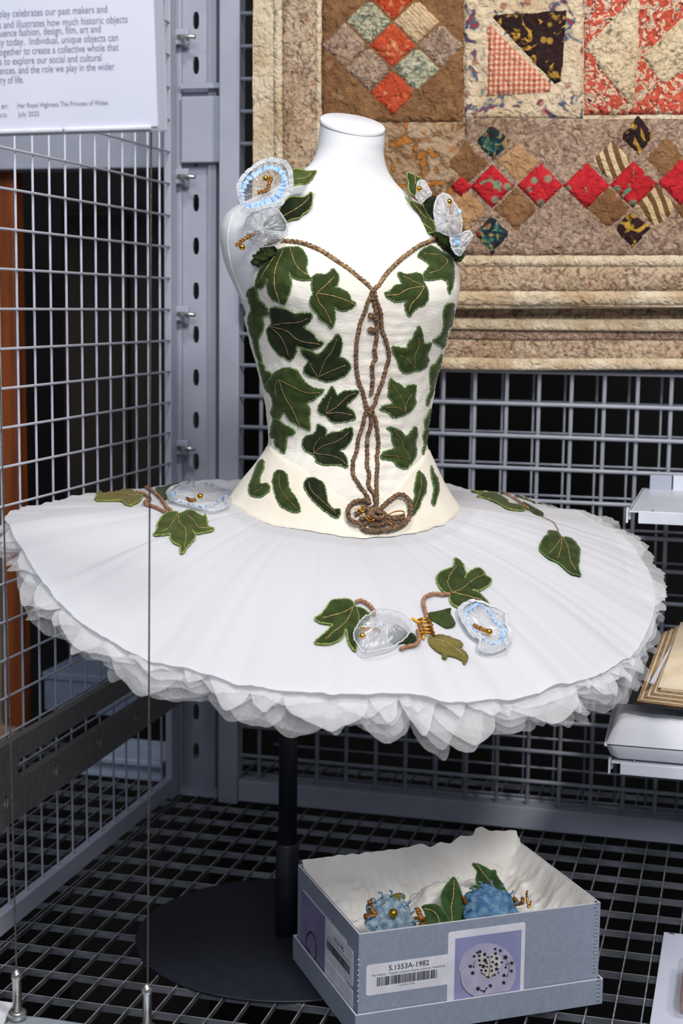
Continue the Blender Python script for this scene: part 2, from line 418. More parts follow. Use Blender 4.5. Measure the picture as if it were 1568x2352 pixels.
p = A(480, 2460); MB().box((p.x-.01, p.y-.01, 0), (p.x+.01, p.y+.01, ZLED-.012)).build('leg', GREY, t, smooth=False)

# ------------------------------------------------------------------ dress form and costume: body surface
PHI = radians(22); T0 = 1.93
EU = ER*cos(PHI) + EF*sin(PHI); FV = ER*sin(PHI) - EF*cos(PHI)
SIL = [  # image row, left edge, right edge of the figure, depth/width
 (283,735,884,1.0),(310,733,884,1.0),(340,729,881,1.0),(360,722,883,.95),(380,711,888,.85),(395,692,895,.76),(410,666,905,.68),(430,638,925,.60),(450,603,952,.54),
 (470,560,985,.50),(485,535,1008,.50),(500,520,1028,.51),(530,510,1043,.54),(560,510,1048,.58),(600,517,1049,.64),(630,527,1050,.70),(660,541,1049,.74),(690,555,1044,.77),(720,566,1036,.79),
 (760,576,1026,.80),(794,585,1017,.80),(830,595,1008,.80),(870,605,997,.80),(939,619,984,.82),(1008,625,973,.83),(1030,623,975,.83),(1045,612,982,.83),(1070,594,993,.82),(1097,572,1004,.81),(1125,553,1017,.80),(1160,538,1033,.79),(1190,530,1042,.79),(1240,526,1046,.79)]
_z = []; _c = []; _a = []; _b = []
for y, xl, xr, k in SIL:
    pL, pR = att(xl, y, T0), att(xr, y, T0)
    w_ = (pR.dot(ER)-pL.dot(ER))/2; a = w_/sqrt(cos(PHI)**2+(k*sin(PHI))**2)
    _z.append((pL.z+pR.z)/2); _c.append((pL.dot(ER)+pR.dot(ER))/2); _a.append(a); _b.append(a*k)
_zz = np.array(_z[::-1]); _cc = np.array(_c[::-1]); _aa = np.array(_a[::-1]); _bb = np.array(_b[::-1])
ZG = np.linspace(_zz[0], _zz[-1], 400)
def smooth_(arr, n=9):
    v = np.interp(ZG, _zz, arr); kk = np.hanning(n+2)[1:-1]; kk /= kk.sum()
    return np.convolve(np.pad(v, n//2, mode='edge'), kk, 'valid')
CG, AG, BG = smooth_(_cc, 15), smooth_(_aa, 13), smooth_(_bb, 13)
ZTOP, ZLOW = ZG[-1], ZG[0]
ZNECK = att(800, 372, T0).z; ZBUST = att(800, 672, T0).z; ZWAIST = att(800, 1030, T0).z
def body(th, z, off=0):
    """point of the torso at angle th (0 = front, + = towards image right) and height z"""
    zc = min(max(z, ZLOW), ZTOP)
    a = float(np.interp(zc, ZG, AG)); b = float(np.interp(zc, ZG, BG)); c = float(np.interp(zc, ZG, CG))
    u, v = a*sin(th), b*cos(th)
    g = 0
    for tb, am in ((-.66, .017), (.60, .015)):
        g += am*exp(-((th-tb)/.36)**2)*exp(-((zc-ZBUST)/(.036 if zc > ZBUST else .046))**2)
    L = sqrt(u*u+v*v); u += u/L*(g+off); v += v/L*(g+off)
    t = T0 + (.012*max(0, min(1, (zc-ZBUST)/.12)))
    zz = z
    if z > ZNECK:
        r = min(1, (z-ZNECK)/(ZTOP-ZNECK)); zz = z - r*r*(3-2*r)*.40*v
    return ER*c + EF*t + EU*u + FV*v + EZ*zz
NT = 200
def ring(z, off=0): return [body(-pi+2*pi*i/NT, z, off) for i in range(NT)]
WHITE = M('white_jersey', srgb(231,231,234), .75, 0, srgb(227,227,231), 30, .08, 900)
form = thing('dress_form', 'white headless dress form on a black pole and round base', 'dress form', (-.56, 1.858, 0))
rows = [ring(z) for z in np.linspace(ZLOW-.015, ZTOP, 150)]
P = [[rows[j][i] for j in range(150)] for i in range(NT)]
TORSO = MB().grid(P, True); TORSO.f.append(tuple(i*150 for i in range(NT)))
bv_body = BVHTree.FromPolygons([Vector(v) for v in TORSO.v], TORSO.f)
TORSO.build('torso', WHITE, form)
top = ring(ZTOP)
cen = sum(top, Vector())/NT; nrm = (top[0]-cen).cross(top[50]-cen).normalized(); nrm = nrm if nrm.z > 0 else -nrm
cap = MB(); cap.add([cen+nrm*.0025]+[cen+(p-cen)*.985+nrm*.0022 for p in top]+[cen+(p-cen)*1.012+nrm*.0008 for p in top]+[cen+(p-cen)*1.012-nrm*.002 for p in top],
    [(0, 1+i, 1+(i+1) % NT) for i in range(NT)]+[(1+NT*k+i, 1+NT*k+(i+1) % NT, 1+NT*(k+1)+(i+1) % NT, 1+NT*(k+1)+i) for k in (0, 1) for i in range(NT)])
cap.build('neck_cap', WHITE, form)
MB().tube([cen+(p-cen)*1.008-nrm*.0022 for p in top], .0008, 6, closed=True).build('neck_seam', M('grey_thread', srgb(150,150,152), .8), form)
# shoulder plate seam on the armhole side
seam = []
for y, x in ((470, 553), (500, 532), (540, 523), (590, 527), (640, 541), (690, 562)):
    h = bv_body.ray_cast(CAM, ray(x, y).normalized())
    if h[0]: seam.append(h[0]+h[1]*.0004)
if len(seam) > 2: MB().tube(cr_open(seam, .003), .0007, 6).build('arm_seam', WHITE, form)
px, py = -.56, 1.858
MB().cyl((px, py, .10), (px, py, .60), .0122, 28).build('pole', BLACKM, form)
MB().lathe((px, py, 0), (0, 0, 1), [(.0155, .0044), (.0155, .128), (.0145, .130), (.0122, .130)], 28).build('collar', BLACKM, form)
MB().lathe((px, py, 0), (0, 0, 1), [(.1995, .0006), (.1995, .0034), (.1985, .0042), (.02, .0044), (.0155, .0044)], 96).build('base_plate', BLACKM, form)

# ------------------------------------------------------------------ costume
IVORY = M('ivory_cotton', srgb(231,226,216), .85, 0, srgb(221,213,201), 22, .35, 160, bstretch=(1, 1, 2.2), lo=.45, hi=.75)
IVORY2 = M('ivory_basque', srgb(236,229,215), .85, 0, srgb(230,219,200), 18, .3, 130, lo=.45, hi=.75)
cos_ = thing('ballet_costume', 'ivory ballet tutu with green velvet ivy leaves and brown cord', 'costume', (-.5105, 1.8613, ZLOW))
def theta_of(p):
    z = p.z; a = float(np.interp(z, ZG, AG)); b = float(np.interp(z, ZG, BG)); c = float(np.interp(z, ZG, CG))
    q = p - (ER*c+EF*T0); return atan2(q.dot(EU)/a, q.dot(FV)/b)
def edge_fn(px_pts, extra, back):
    L = []
    for x, y in px_pts:
        h = bv_body.ray_cast(CAM, ray(x, y).normalized())
        if h[0]: L.append((theta_of(h[0]), h[0].z))
    L += extra; L.sort()
    ths = [l[0] for l in L]; zs_ = [l[1] for l in L]
    return lambda th: float(np.interp(th, ths, zs_, left=back, right=back))
zy = lambda y: att(800, y, T0).z
NECK = [(569,722),(574,690),(580,660),(588,630),(597,603),(612,572),(628,558),(660,556),(700,562),(740,580),(790,615),(830,648),(857,672),(885,634),(920,597),(960,568),(996,551),(1015,553),(1032,562)]
zt_ = edge_fn(NECK, [(-pi, zy(735)), (-1.9, zy(735)), (1.55, zy(600)), (1.8, zy(700)), (2.2, zy(735)), (pi, zy(735))], zy(735))
SEAM = [(628,1030),(690,1078),(760,1128),(815,1170),(848,1192),(880,1155),(935,1085),(970,1042)]
zv_ = edge_fn(SEAM, [(-pi, zy(1032)), (-1.7, zy(1030)), (1.7, zy(1035)), (pi, zy(1032))], zy(1032))
BOT = [(548,1150),(570,1165),(640,1198),(700,1214),(760,1222),(835,1229),(900,1224),(950,1215),(1005,1192),(1032,1165)]
zb_ = edge_fn(BOT, [(-pi, .572), (-1.95, .576), (1.75, .572), (2.3, .572), (pi, .572)], .572)
nT, nR = 300, 130
P = []
for i in range(nT):
    th = -pi+2*pi*i/nT; za, zc = zt_(th), zv_(th)-.008; col = []
    for j in range(nR):
        s = j/(nR-1); z = za+(zc-za)*s
        wr = .0007*exp(-(th/.42)**2)*sin(z*2*pi/.0125+4*noise.noise((th*3, z*30, 0)))*min(1, max(0, (zy(700)-z)/.04))
        wr += .0011*noise.noise((th*4, z*34, 5))+.0011*noise.noise((th*9, z*90, 9))
        off = .0040+wr*min(1, s*8+.2)
        if j == 0: off = .0005
        col.append(body(th, z, off))
    P.append(col)
BOD = MB().grid(P, True)
bodice = BOD.build('bodice', IVORY, cos_)
nB = 26; P = []
for i in range(nT):
    th = -pi+2*pi*i/nT; za, zc = zv_(th)+.004, zb_(th)+.0035*noise.noise((th*2.6, 3, 1))+.0015*noise.noise((th*9, 5, 1)); col = []
    for j in range(nB):
        s = j/(nB-1); z = za+(zc-za)*s
        off = .0062+.004*s*s+.004*s**6+.0018*noise.noise((th*5, z*18, 2))*s
        if j == 0: off = .0042
        col.append(body(th, z, off))
    last = col[-1]; col.append(last-EZ*.0012-(last-(ER*0+last)).normalized()*0)
    P.append(col)
BAS = MB().grid(P, True)
basque = BAS.build('basque', IVORY2, cos_)
DRESS = [Vector(v) for v in BOD.v]+[Vector(v) for v in BAS.v]
bv_dress = BVHTree.FromPolygons(DRESS, BOD.f+[tuple(i+len(BOD.v) for i in f) for f in BAS.f])

# skirt
CT = ER*att(752, 1300, T0).dot(ER)+EF*T0
RIM = [(180,.570),(145,.565),(118,.568),(90,.570),(63,.566),(49,.559),(35,.548),(23,.540),(10,.522),(0,.502),(-10,.482),(-22,.457),(-26,.446),(-32,.436),(-44,.432),(-52,.430),(-60,.422),(-69,.427),(-79,.436),(-90,.439),
       (-102,.448),(-111,.459),(-120,.466),(-129,.485),(-137,.517),(-145,.553),(-152,.574),(-165,.574),(-180,.570)]
RIM = sorted(RIM); _ra = [radians(r[0]) for r in RIM]; _rz = [r[1] for r in RIM]
RRAD = sorted([(-180, .393), (-165, .402), (-150, .412), (-120, .41), (-60, .41), (-20, .412), (0, .41), (25, .405), (60, .40), (90, .395), (140, .385), (165, .383), (180, .393)])
def wrap(a): return (a+pi) % (2*pi)-pi
def rim_z(a): return float(np.interp(wrap(a), _ra, _rz))
def rim_r(a): return float(np.interp(wrap(a), [radians(r[0]) for r in RRAD], [r[1] for r in RRAD]))
inner = []
for i in range(nT):
    p = Vector(P[i][-1]); q = p-CT; inner.append((atan2(q.dot(EF), q.dot(ER)), sqrt(q.dot(EF)**2+q.dot(ER)**2), p.z))
inner.sort(); _ia = [i[0] for i in inner]; _ir = [i[1] for i in inner]; _iz = [i[2] for i in inner]
def skirt(a, rho, dz=0, drr=0, ripple=1):
    a_ = wrap(a); ri = float(np.interp(a_, _ia, _ir, period=2*pi))-.014; zi = float(np.interp(a_, _ia, _iz, period=2*pi))+.0022
    R = rim_r(a_)+drr; r = ri+(R-ri)*rho; zr = rim_z(a_)
    z = zi+(zr-zi)*(rho**1.08)+.010*sin(pi*min(1, rho))*(1 if zr < .52 else .3)+dz
    if ripple:
        x, y = cos(a_), sin(a_)
        z += ripple*(0.0050*rho*noise.noise((x*7, y*7, rho*.8))+.0026*rho**.5*noise.noise((x*24, y*24, rho*1.2+4))+.0011*rho**.5*noise.noise((x*60, y*60, rho*1.6+2))+.005*rho*rho*noise.noise((x*4, y*4, rho*3+8)))
    return CT+ER*(r*cos(a_))+EF*(r*sin(a_))+EZ*z
TULLE_TOP = sheer('white_skirt_net', srgb(240,240,244), .96, net=0)
nA, nP = 420, 44
P = [[skirt(2*pi*i/nA, j/(nP-1)) for j in range(nP)] for i in range(nA)]
SK = MB().grid(P, True); bv_skirt = BVHTree.FromPolygons([Vector(v) for v in SK.v], SK.f)
SK.build('skirt_top', TULLE_TOP, cos_, fixn=False)
TULLES = [sheer('tulle_net_%d' % k, srgb(*c), al, net=n) for k, (c, al, n) in enumerate([((250,250,252), .5, 700), ((249,249,250), .42, 760), ((247,247,249), .34, 680), ((246,246,250), .28, 800), ((244,244,246), .22, 720), ((242,242,244), .2, 760)])]
random.seed(29)
for k in range(6):
    nl = [52, 44, 58, 40, 47, 36][k]; drop = [.001, .004, .009, .014, .020, .026][k]
    cuts = [.4+random.random()**2*1.6 for _ in range(nl)]
    tot = sum(cuts); acc = 0; bounds = [0]
    for c in cuts: acc += c/tot*2*pi; bounds.append(acc)
    amp = [random.random()**1.4 for _ in range(nl)]; tilt = [random.uniform(-1, 1) for _ in range(nl)]; sharp = [random.choice((.4, .5, .7, 1.0, 1.5)) for _ in range(nl)]; skew = [random.uniform(.55, 1.8) for _ in range(nl)]; ph = random.random()*6
    nA2 = 900; P = []; li = 0
    for i in range(nA2):
        ang = 2*pi*i/nA2
        while li < nl-1 and ang >= bounds[li+1]: li += 1
        s = (ang-bounds[li])/(bounds[li+1]-bounds[li]); lobe = sin(pi*s**skew[li])**sharp[li]
        aw = wrap(ang+ph); front = exp(-((aw-radians(-68))/.5)**2); left_ = exp(-((wrap(aw-radians(-150)))/.5)**2); right_ = exp(-((aw-radians(-20))/.45)**2)
        side = 1-.45*right_
        if aw > 0: side = .15
        if radians(100) < aw or aw < radians(-163): side = 0
        col = []
        for j in range(12):
            u = j/11; rho = .12+.88*u; e = max(0, (rho-.72)/.28)**1.5
            fold = (s-.5)*tilt[li]*.026*e+.004*e*sin(2*pi*s*2+ph)
            hang = e*(.022*amp[li]*(1-.5*right_)+.004)*lobe*(.6+.75*front)
            dz = -.003-.0014*k-drop*e*.8-hang+fold*.5*lobe
            col.append(skirt(aw, rho, min(dz, -.0022-.001*k), e*side*(-.010+lobe*(.016+.020*amp[li])), 1))
        P.append(col)
    MB().grid(P, True).build('skirt_layer', TULLES[k], cos_, fixn=False)
# extra sheer tiers showing past the rim at the right rear of the skirt
for k, (a0, a1, ex) in enumerate(((-14, 40, .016), (6, 60, .024))):
    P = []
    for i in range(121):
        a = radians(a0+(a1-a0)*i/120); w2 = min(1, i/10, (120-i)/10); rag = .010*noise.noise((i*.12, k, 3))+.005*noise.noise((i*.7, k, 5))
        P.append([skirt(a, .6+.4*j/9, -.0016-.002*k+(.012*max(0, noise.noise((i*.06, k, 8)))*(1 if j == 9 else 0)), (ex+rag)*max(0, (j-5)/4)*w2, 1) for j in range(10)])
    MB().grid(P).build('skirt_layer', TULLES[0], cos_, fixn=False)

# ------------------------------------------------------------------ applied leaves, cords and flowers
VELVET = M('green_velvet', srgb(58,72,34), .8, 0, srgb(44,57,25), 70, .3, 900, sheen=.12, spec=.15)
VELVETD = M('dark_green_velvet', srgb(37,46,25), .8, 0, srgb(27,35,19), 70, .3, 900, sheen=.1, spec=.15)
VELVETL = M('light_green_velvet', srgb(76,88,44), .8, 0, srgb(62,72,35), 70, .3, 900, sheen=.12, spec=.15)
OLIVE = M('olive_velvet', srgb(120,110,58), .8, 0, srgb(96,92,46), 60, .3, 900, sheen=.1, spec=.15)
TRIM = M('green_stitching', srgb(108,132,80), .75, 0, srgb(72,98,52), 500, .4, 1500)
TRIML = M('yellow_green_stitching', srgb(150,165,80), .75, 0, srgb(110,130,60), 500, .4, 1500)
VEIN = M('gold_thread', srgb(205,175,120), .45, .3, srgb(150,118,70), 700, .3, 1500)
VEIND = M('dull_gold_thread', srgb(150,125,88), .5, .2, srgb(110,90,60), 700, .3, 1500)
CORD = M('brown_wound_cord', srgb(80,58,46), .75, 0, srgb(146,114,78), 330, .5, 1200, lo=.42, hi=.66)
CORDT = M('tan_wound_cord', srgb(96,70,52), .75, 0, srgb(178,146,102), 300, .5, 1200, lo=.42, hi=.62)
STEMM = M('pinkish_brown_cord', srgb(140,98,72), .75, 0, srgb(176,130,98), 260, .5, 1200, lo=.4, hi=.62)
GOLD = M('gold_metal', srgb(220,160,60), .28, .95, srgb(180,115,35), 300)
GOLDC = M('gold_cord', srgb(205,150,80), .38, .8, srgb(130,78,28), 600, .5, 1500)
BEAD = M('gold_bead', srgb(225,172,62), .18, 1, srgb(215,160,50), 50)
BLUE = M('pale_blue_ribbon', srgb(176,206,240), .6, 0, srgb(140,180,226), 150)
ORG = sheer('clear_organza', srgb(240,243,248), .30, .2, 0, .25)
ORGW = sheer('white_organza', srgb(246,247,250), .55, .25, 0, .18)
GLASSB = M('clear_beads', srgb(238,240,245), .12, 0, srgb(215,220,228), 900, .6, 900)
THREAD = M('white_thread', srgb(240,240,242), .6)

def near_cast(bv):
    def f(x, y):
        d = ray(x, y).normalized(); h = bv.ray_cast(CAM, d)
        if h[0]: return h[0], (h[1] if h[1].dot(d) < 0 else -h[1])
        best = None
        for k in range(60):
            q = bv.find_nearest(CAM+d*(1.45+.9*k/59))
            if q[0] and (best is None or q[3] < best[2]): best = (q[0], q[1], q[3])
        n = best[1]; return best[0], (n if n.dot(d) < .3 else -n)
    return f
_nb=len(DRESS); bv_all = BVHTree.FromPolygons(DRESS+[Vector(v) for v in TORSO.v], BOD.f+[tuple(i+len(BOD.v) for i in f) for f in BAS.f]+[tuple(i+_nb for i in f) for f in TORSO.f])
on_dress = near_cast(bv_all); on_skirt = near_cast(bv_skirt); on_body = near_cast(bv_body)
def on_plane(p0, n, bend=0, axis=None, c=None):
    """flat or bent stand-alone sheet through p0 with normal n"""
    p0 = Vector(p0); n = Vector(n).normalized(); ax = (axis or ER); ax = (ax-n*ax.dot(n)).normalized()
    def f(x, y):
        p = plp(x, y, p0, n); s = (p-p0).dot(ax); k = 2*bend*s
        return p-n*(bend*s*s), (n+ax*k).normalized()
    return f
def jitter(loop, amt):
    return [Vector((p[0]+random.uniform(-amt, amt), p[1]+random.uniform(-amt, amt))) for p in loop]
def leaf(cast, poly, veins, parent, mat=None, trim=None, veinm=None, th=.0022, lift=.0004, fuzz=.5, double=False, name='ivy_leaf', tr=.0010, vr=.0005, label=None, step=2.2, gap=5.5):
    loop = jitter(cr_closed(poly, step), fuzz); vs, tris, n = fill2d(loop, gap)
    arr = np.array([(p[0], p[1]) for p in loop]); top_ = []; bot = []; N_ = []
    for v in vs:
        d = float(np.min(np.hypot(arr[:, 0]-v[0], arr[:, 1]-v[1])))
        p, nn = cast(v[0], v[1]); h = th*(.45+.55*min(1, d/7)**.6)+.0007*noise.noise((v[0]*.06, v[1]*.06, 1))
        top_.append(p+nn*(lift+h)); N_.append(nn); bot.append(p+nn*(lift if double else -.0006))
    m = len(vs); fs = [tuple(t) for t in tris]
    if double: fs += [tuple(i+m for i in reversed(t)) for t in tris]
    fs += [(i, (i+1) % n, m+(i+1) % n, m+i) for i in range(n)]
    lf = MB().add(top_+bot, fs).build(name, mat or VELVET, parent)
    if label: lf['label'] = label
    if trim is not False:
        MB().tube([top_[i]-N_[i]*.0004 for i in range(n)], tr, 6, closed=True, rope=.35, pitch=.0022, jit=.6).build('edge_stitching', trim or TRIM, lf)
    for vn in veins:
        pts = [];
        for q in cr_open([Vector(p) for p in vn], 3):
            p, nn = cast(q[0], q[1]); pts.append(p+nn*(lift+th+.0003+.0007*noise.noise((q[0]*.06, q[1]*.06, 1))))
        if len(pts) > 1: MB().tube(pts, vr, 6, rope=.35, pitch=.0022).build('vein', veinm or VEIN, lf)
    return lf
def cord(cast, pts, parent, r=.0024, lift=.0018, mat=None, name='cord', rope=.17, pitch=.0055, wob=0, step=1.2, raise_=None):
    out = []; Q = cr_open([Vector(p) for p in pts], step)
    for i, q in enumerate(Q):
        p, nn = cast(q[0], q[1]); k = i/max(1, len(Q)-1)
        h = lift+(raise_(k) if raise_ else 0)
        if wob: p = p+ER*wob*noise.noise((i*.25, q[0]*.01, 3))+EZ*wob*noise.noise((i*.25, q[1]*.01, 7))
        out.append(p+nn*h)
    sm = [out[0]]+[(out[i-1]+out[i]*2+out[i+1])/4 for i in range(1, len(out)-1)]+[out[-1]]
    return MB().tube(sm, r, 10, rope=rope, pitch=pitch, jit=.16).build(name, mat or CORD, parent)

random.seed(3)
c4 = crop(540, 560, 2.9037)
BL = [  # bodice leaves: outline, veins, tone
 ([(330,30),(385,25),(430,30),(470,80),(480,130),(470,170),(490,215),(515,235),(480,245),(430,240),(385,225),(360,195),(375,260),(360,330),(340,375),(330,402),(290,385),(255,370),(225,330),(215,280),(220,230),(195,275),(165,298),(135,285),(150,230),(165,180),(200,130),(250,80),(290,45)],
  [[(320,50),(275,170),(270,270),(305,390)],[(365,30),(395,130),(440,190),(490,218)],[(265,90),(215,170),(160,260)]], 0),
 ([(655,170),(685,215),(680,270),(660,295),(700,300),(750,330),(770,375),(800,400),(770,430),(720,445),(670,430),(655,420),(665,480),(655,530),(640,560),(610,530),(570,500),(545,460),(510,420),(500,370),(520,330),(510,280),(515,225),(550,205),(600,205),(630,190)],
  [[(540,330),(600,280),(655,225)],[(540,330),(640,345),(720,370),(790,405)],[(540,335),(560,390),(600,440),(640,530)]], 0),
 ([(240,430),(300,425),(350,440),(400,465),(450,460),(510,465),(495,520),(455,550),(490,575),(520,600),(550,640),(590,660),(555,690),(500,700),(450,690),(410,680),(410,720),(385,760),(365,780),(330,755),(290,735),(260,700),(225,630),(215,570),(245,530),(235,480)],
  [[(235,545),(330,525),(430,515),(490,490)],[(235,545),(350,575),(430,640),(570,665)],[(235,545),(300,600),(340,670),(360,740)]], 1),
 ([(685,600),(710,650),(705,710),(695,750),(735,770),(768,820),(755,850),(720,880),(680,900),(630,920),(580,910),(540,890),(490,880),(460,850),(470,810),(490,780),(455,740),(440,710),(500,710),(545,735),(580,720),(610,680),(645,640)],
  [[(560,880),(600,770),(640,720),(675,630)],[(560,880),(640,845),(735,805)],[(555,885),(520,830),(505,790)]], 1),
 ([(300,840),(350,825),(410,845),(450,900),(490,940),(540,965),(590,970),(565,1005),(520,1040),(480,1060),(500,1110),(495,1160),(500,1240),(470,1235),(430,1215),(380,1190),(350,1160),(330,1120),(300,1160),(270,1170),(245,1130),(255,1070),(240,1010),(205,960),(220,910),(260,870)],
  [[(300,900),(340,1020),(390,1100),(440,1220)],[(300,900),(400,955),(480,990),(570,990)],[(300,900),(275,950),(282,1010)]], 0),
 ([(645,950),(665,980),(680,1010),(720,985),(770,980),(820,985),(800,1020),(770,1050),(740,1080),(780,1110),(800,1150),(795,1170),(750,1180),(700,1190),(650,1185),(610,1150),(570,1130),(555,1090),(580,1040),(610,1010),(630,975)],
  [[(605,1130),(680,1080),(740,1020),(800,990)],[(605,1130),(680,1125),(780,1140)],[(605,1130),(620,1070),(640,1020)]], 1),
 ([(550,1205),(590,1220),(610,1245),(600,1280),(640,1260),(700,1250),(775,1225),(780,1270),(765,1320),(730,1360),(695,1380),(730,1410),(745,1450),(745,1490),(700,1480),(640,1475),(590,1475),(545,1455),(525,1410),(490,1390),(460,1360),(455,1310),(480,1280),(520,1270),(545,1245)],
  [[(525,1400),(600,1340),(680,1315),(760,1250)],[(525,1400),(620,1410),(700,1440),(740,1480)],[(525,1400),(530,1350),(570,1290)]], 1),
 ([(265,1165),(300,1180),(330,1205),(395,1240),(390,1270),(345,1285),(345,1320),(330,1400),(300,1370),(270,1340),(265,1300),(240,1280),(245,1220)], [], 0),
 ([(130,290),(150,330),(160,370),(200,410),(225,460),(215,475),(180,480),(190,520),(185,580),(160,620),(155,660),(165,720),(180,770),(165,790),(140,720),(120,640),(100,570),(90,500),(110,440),(95,380),(85,320)], [], 0),
 ([(165,785),(195,810),(200,840),(240,860),(245,890),(215,920),(205,960),(185,900),(170,840)], [], 0),
 ([(1245,45),(1300,20),(1330,30),(1380,60),(1430,90),(1450,140),(1455,200),(1450,260),(1430,330),(1415,300),(1410,260),(1370,235),(1300,245),(1260,240),(1255,200),(1280,170),(1290,140),(1250,110),(1215,85),(1225,65)],
  [[(1250,75),(1340,80),(1395,110),(1400,140),(1350,185),(1290,205)]], 0),
 ([(1085,195),(1140,205),(1200,200),(1245,215),(1255,260),(1280,320),(1280,370),(1255,410),(1220,420),(1185,450),(1160,480),(1135,440),(1130,400),(1140,375),(1090,385),(1030,370),(995,330),(1030,315),(1060,280),(1110,270),(1095,235)],
  [[(1255,290),(1190,260),(1110,220)],[(1255,290),(1150,305),(1080,340),(1005,345)],[(1255,290),(1215,350),(1170,400),(1150,450)]], 0),
 ([(1220,545),(1240,580),(1250,640),(1255,665),(1305,660),(1290,710),(1275,740),(1285,780),(1265,820),(1230,840),(1190,845),(1150,860),(1110,850),(1085,800),(1070,760),(1045,690),(1090,690),(1140,695),(1150,665),(1185,620),(1200,580)],
  [[(1190,830),(1190,740),(1215,680),(1215,620)],[(1190,830),(1140,770),(1095,740)]], 0),
 ([(1035,900),(1060,920),(1100,940),(1125,965),(1150,945),(1200,945),(1195,1010),(1200,1060),(1170,1110),(1140,1130),(1100,1150),(1050,1155),(1020,1125),(965,1110),(985,1080),(1040,1070),(1055,1060),(1020,1010),(1020,950)],
  [[(1125,1120),(1110,1050),(1070,980),(1035,930)],[(1125,1120),(1130,1060),(1165,1000)],[(1125,1120),(1070,1090),(1000,1090)]], 0),
 ([(1010,1230),(1050,1225),(1100,1250),(1135,1285),(1160,1260),(1195,1220),(1210,1270),(1195,1330),(1205,1380),(1185,1440),(1150,1490),(1120,1500),(1075,1480),(1050,1450),(1010,1440),(970,1430),(990,1390),(1040,1375),(1060,1350),(1040,1300),(1040,1260)],
  [[(1160,1440),(1120,1370),(1095,1300),(1050,1245)],[(1160,1440),(1080,1420),(985,1410)]], 0),
 ([(1400,410),(1450,400),(1450,470),(1440,530),(1410,580),(1400,640),(1385,690),(1355,670),(1315,645),(1350,620),(1375,590),(1390,530),(1385,470)], [], 0),
 ([(1370,735),(1370,780),(1350,850),(1330,920),(1315,990),(1295,1040),(1280,1075),(1270,1050),(1285,1010),(1300,960),(1295,890),(1300,820),(1330,800)], [], 0),
 ([(1300,1105),(1300,1150),(1285,1210),(1280,1280),(1265,1350),(1255,1400),(1245,1390),(1255,1330),(1250,1270),(1265,1230),(1258,1180),(1275,1150)], [], 0),
 ([(190,1445),(195,1490),(175,1540),(165,1580),(175,1605),(210,1600),(230,1630),(220,1660),(170,1690),(130,1685),(100,1670),(100,1610),(120,1560),(140,1500),(160,1460)], [[(140,1665),(190,1630)]], 0),
 ([(295,1512),(330,1525),(350,1560),(355,1610),(370,1650),(400,1690),(425,1740),(430,1785),(390,1790),(340,1770),(300,1740),(275,1690),(260,1630),(253,1575),(268,1530)], [[(300,1545),(300,1610),(330,1680),(415,1770)]], 0),
 ([(500,1562),(550,1575),(590,1610),(605,1660),(615,1720),(650,1770),(695,1770),(695,1800),(675,1830),(620,1800),(560,1750),(510,1700),(475,1650),(460,1610),(475,1580)], [[(490,1590),(510,1650),(570,1710),(670,1800)]], 1),
 ([(1215,1522),(1250,1540),(1270,1590),(1265,1650),(1240,1700),(1225,1750),(1190,1805),(1160,1810),(1150,1780),(1180,1730),(1195,1680),(1190,1640),(1200,1580)], [[(1225,1545),(1230,1620),(1210,1700),(1175,1790)]], 0),
 ([(1302,1485),(1320,1530),(1345,1570),(1355,1620),(1345,1680),(1325,1740),(1305,1730),(1315,1680),(1320,1620),(1305,1560)], [], 0)]
for poly, veins, tone in BL:
    leaf(on_dress, c4(poly), [c4(v) for v in veins], cos_, (VELVET, VELVETD)[tone], TRIM, (VEIN if tone == 0 and min(p[1] for p in poly) < 500 else VEIND), fuzz=1.0)

# frayed green velvet at the strap roots
def frill(px_pts, name, r, parent):
    for rep in range(3):
        P_ = []
        for q in cr_open([Vector(p) for p in px_pts], 1.2):
            p, n = on_dress(q[0]+rep*3-3, q[1]+rep*4-4); P_.append(p+n*.004*(1+.4*rep)+ER*.003*noise.noise((q[0]*.2, rep, 1))+EZ*.004*noise.noise((q[1]*.25, rep, 5)))
        rr = [r*(.0045+.0035*noise.noise((i*.35, rep, 9))) for i in range(len(P_))]
        MB().tube(P_, lambda s_, rr=rr: max(.0015, rr[min(len(rr)-1, int(s_*(len(rr)-1)))]), 12, rope=.3, pitch=.007, jit=.35).build(name, VELVET, parent)
frill([(592,606),(600,600),(610,590),(620,582),(630,572)], 'velvet_ruche', 1.0, cos_)
frill([(998,548),(1008,556),(1018,564),(1030,574),(1042,586)], 'velvet_ruche', 1.35, cos_)

# cords
cord(on_dress, [(618,562),(640,556),(665,556),(700,562),(740,580),(790,615),(830,648),(857,670)], cos_, .0028, .0022, CORDT)
cord(on_dress, [(1000,548),(980,558),(958,568),(920,597),(885,632),(862,668)], cos_, .0026, .0022, CORDT)
c8 = crop(760, 640, 3.795)
for pts in ([(352,100),(345,150),(318,195),(290,290),(250,390),(220,560),(215,700),(235,880),(270,980),(290,1060),(305,1140)],
            [(372,100),(385,180),(425,290),(440,440),(480,560),(500,670),(475,780),(440,900),(400,1010),(375,1090),(340,1160)],
            [(360,150),(375,230),(390,300),(395,420),(390,540),(375,620),(385,700),(355,760),(360,880),(345,1005)],
            [(310,1130),(290,1200),(270,1290),(240,1380),(220,1500),(190,1600),(195,1720),(260,1820),(310,1900),(335,1970)],
            [(330,1150),(345,1200),(340,1290),(310,1400),(310,1560),(310,1640),(330,1720),(320,1800),(370,1890),(385,1960)],
            [(345,1140),(370,1200),(390,1270),(405,1420),(395,1560),(400,1640),(390,1780),(395,1900),(392,1990)]):
    cord(on_dress, c8(pts), cos_, .0024, .0020, wob=.0006)
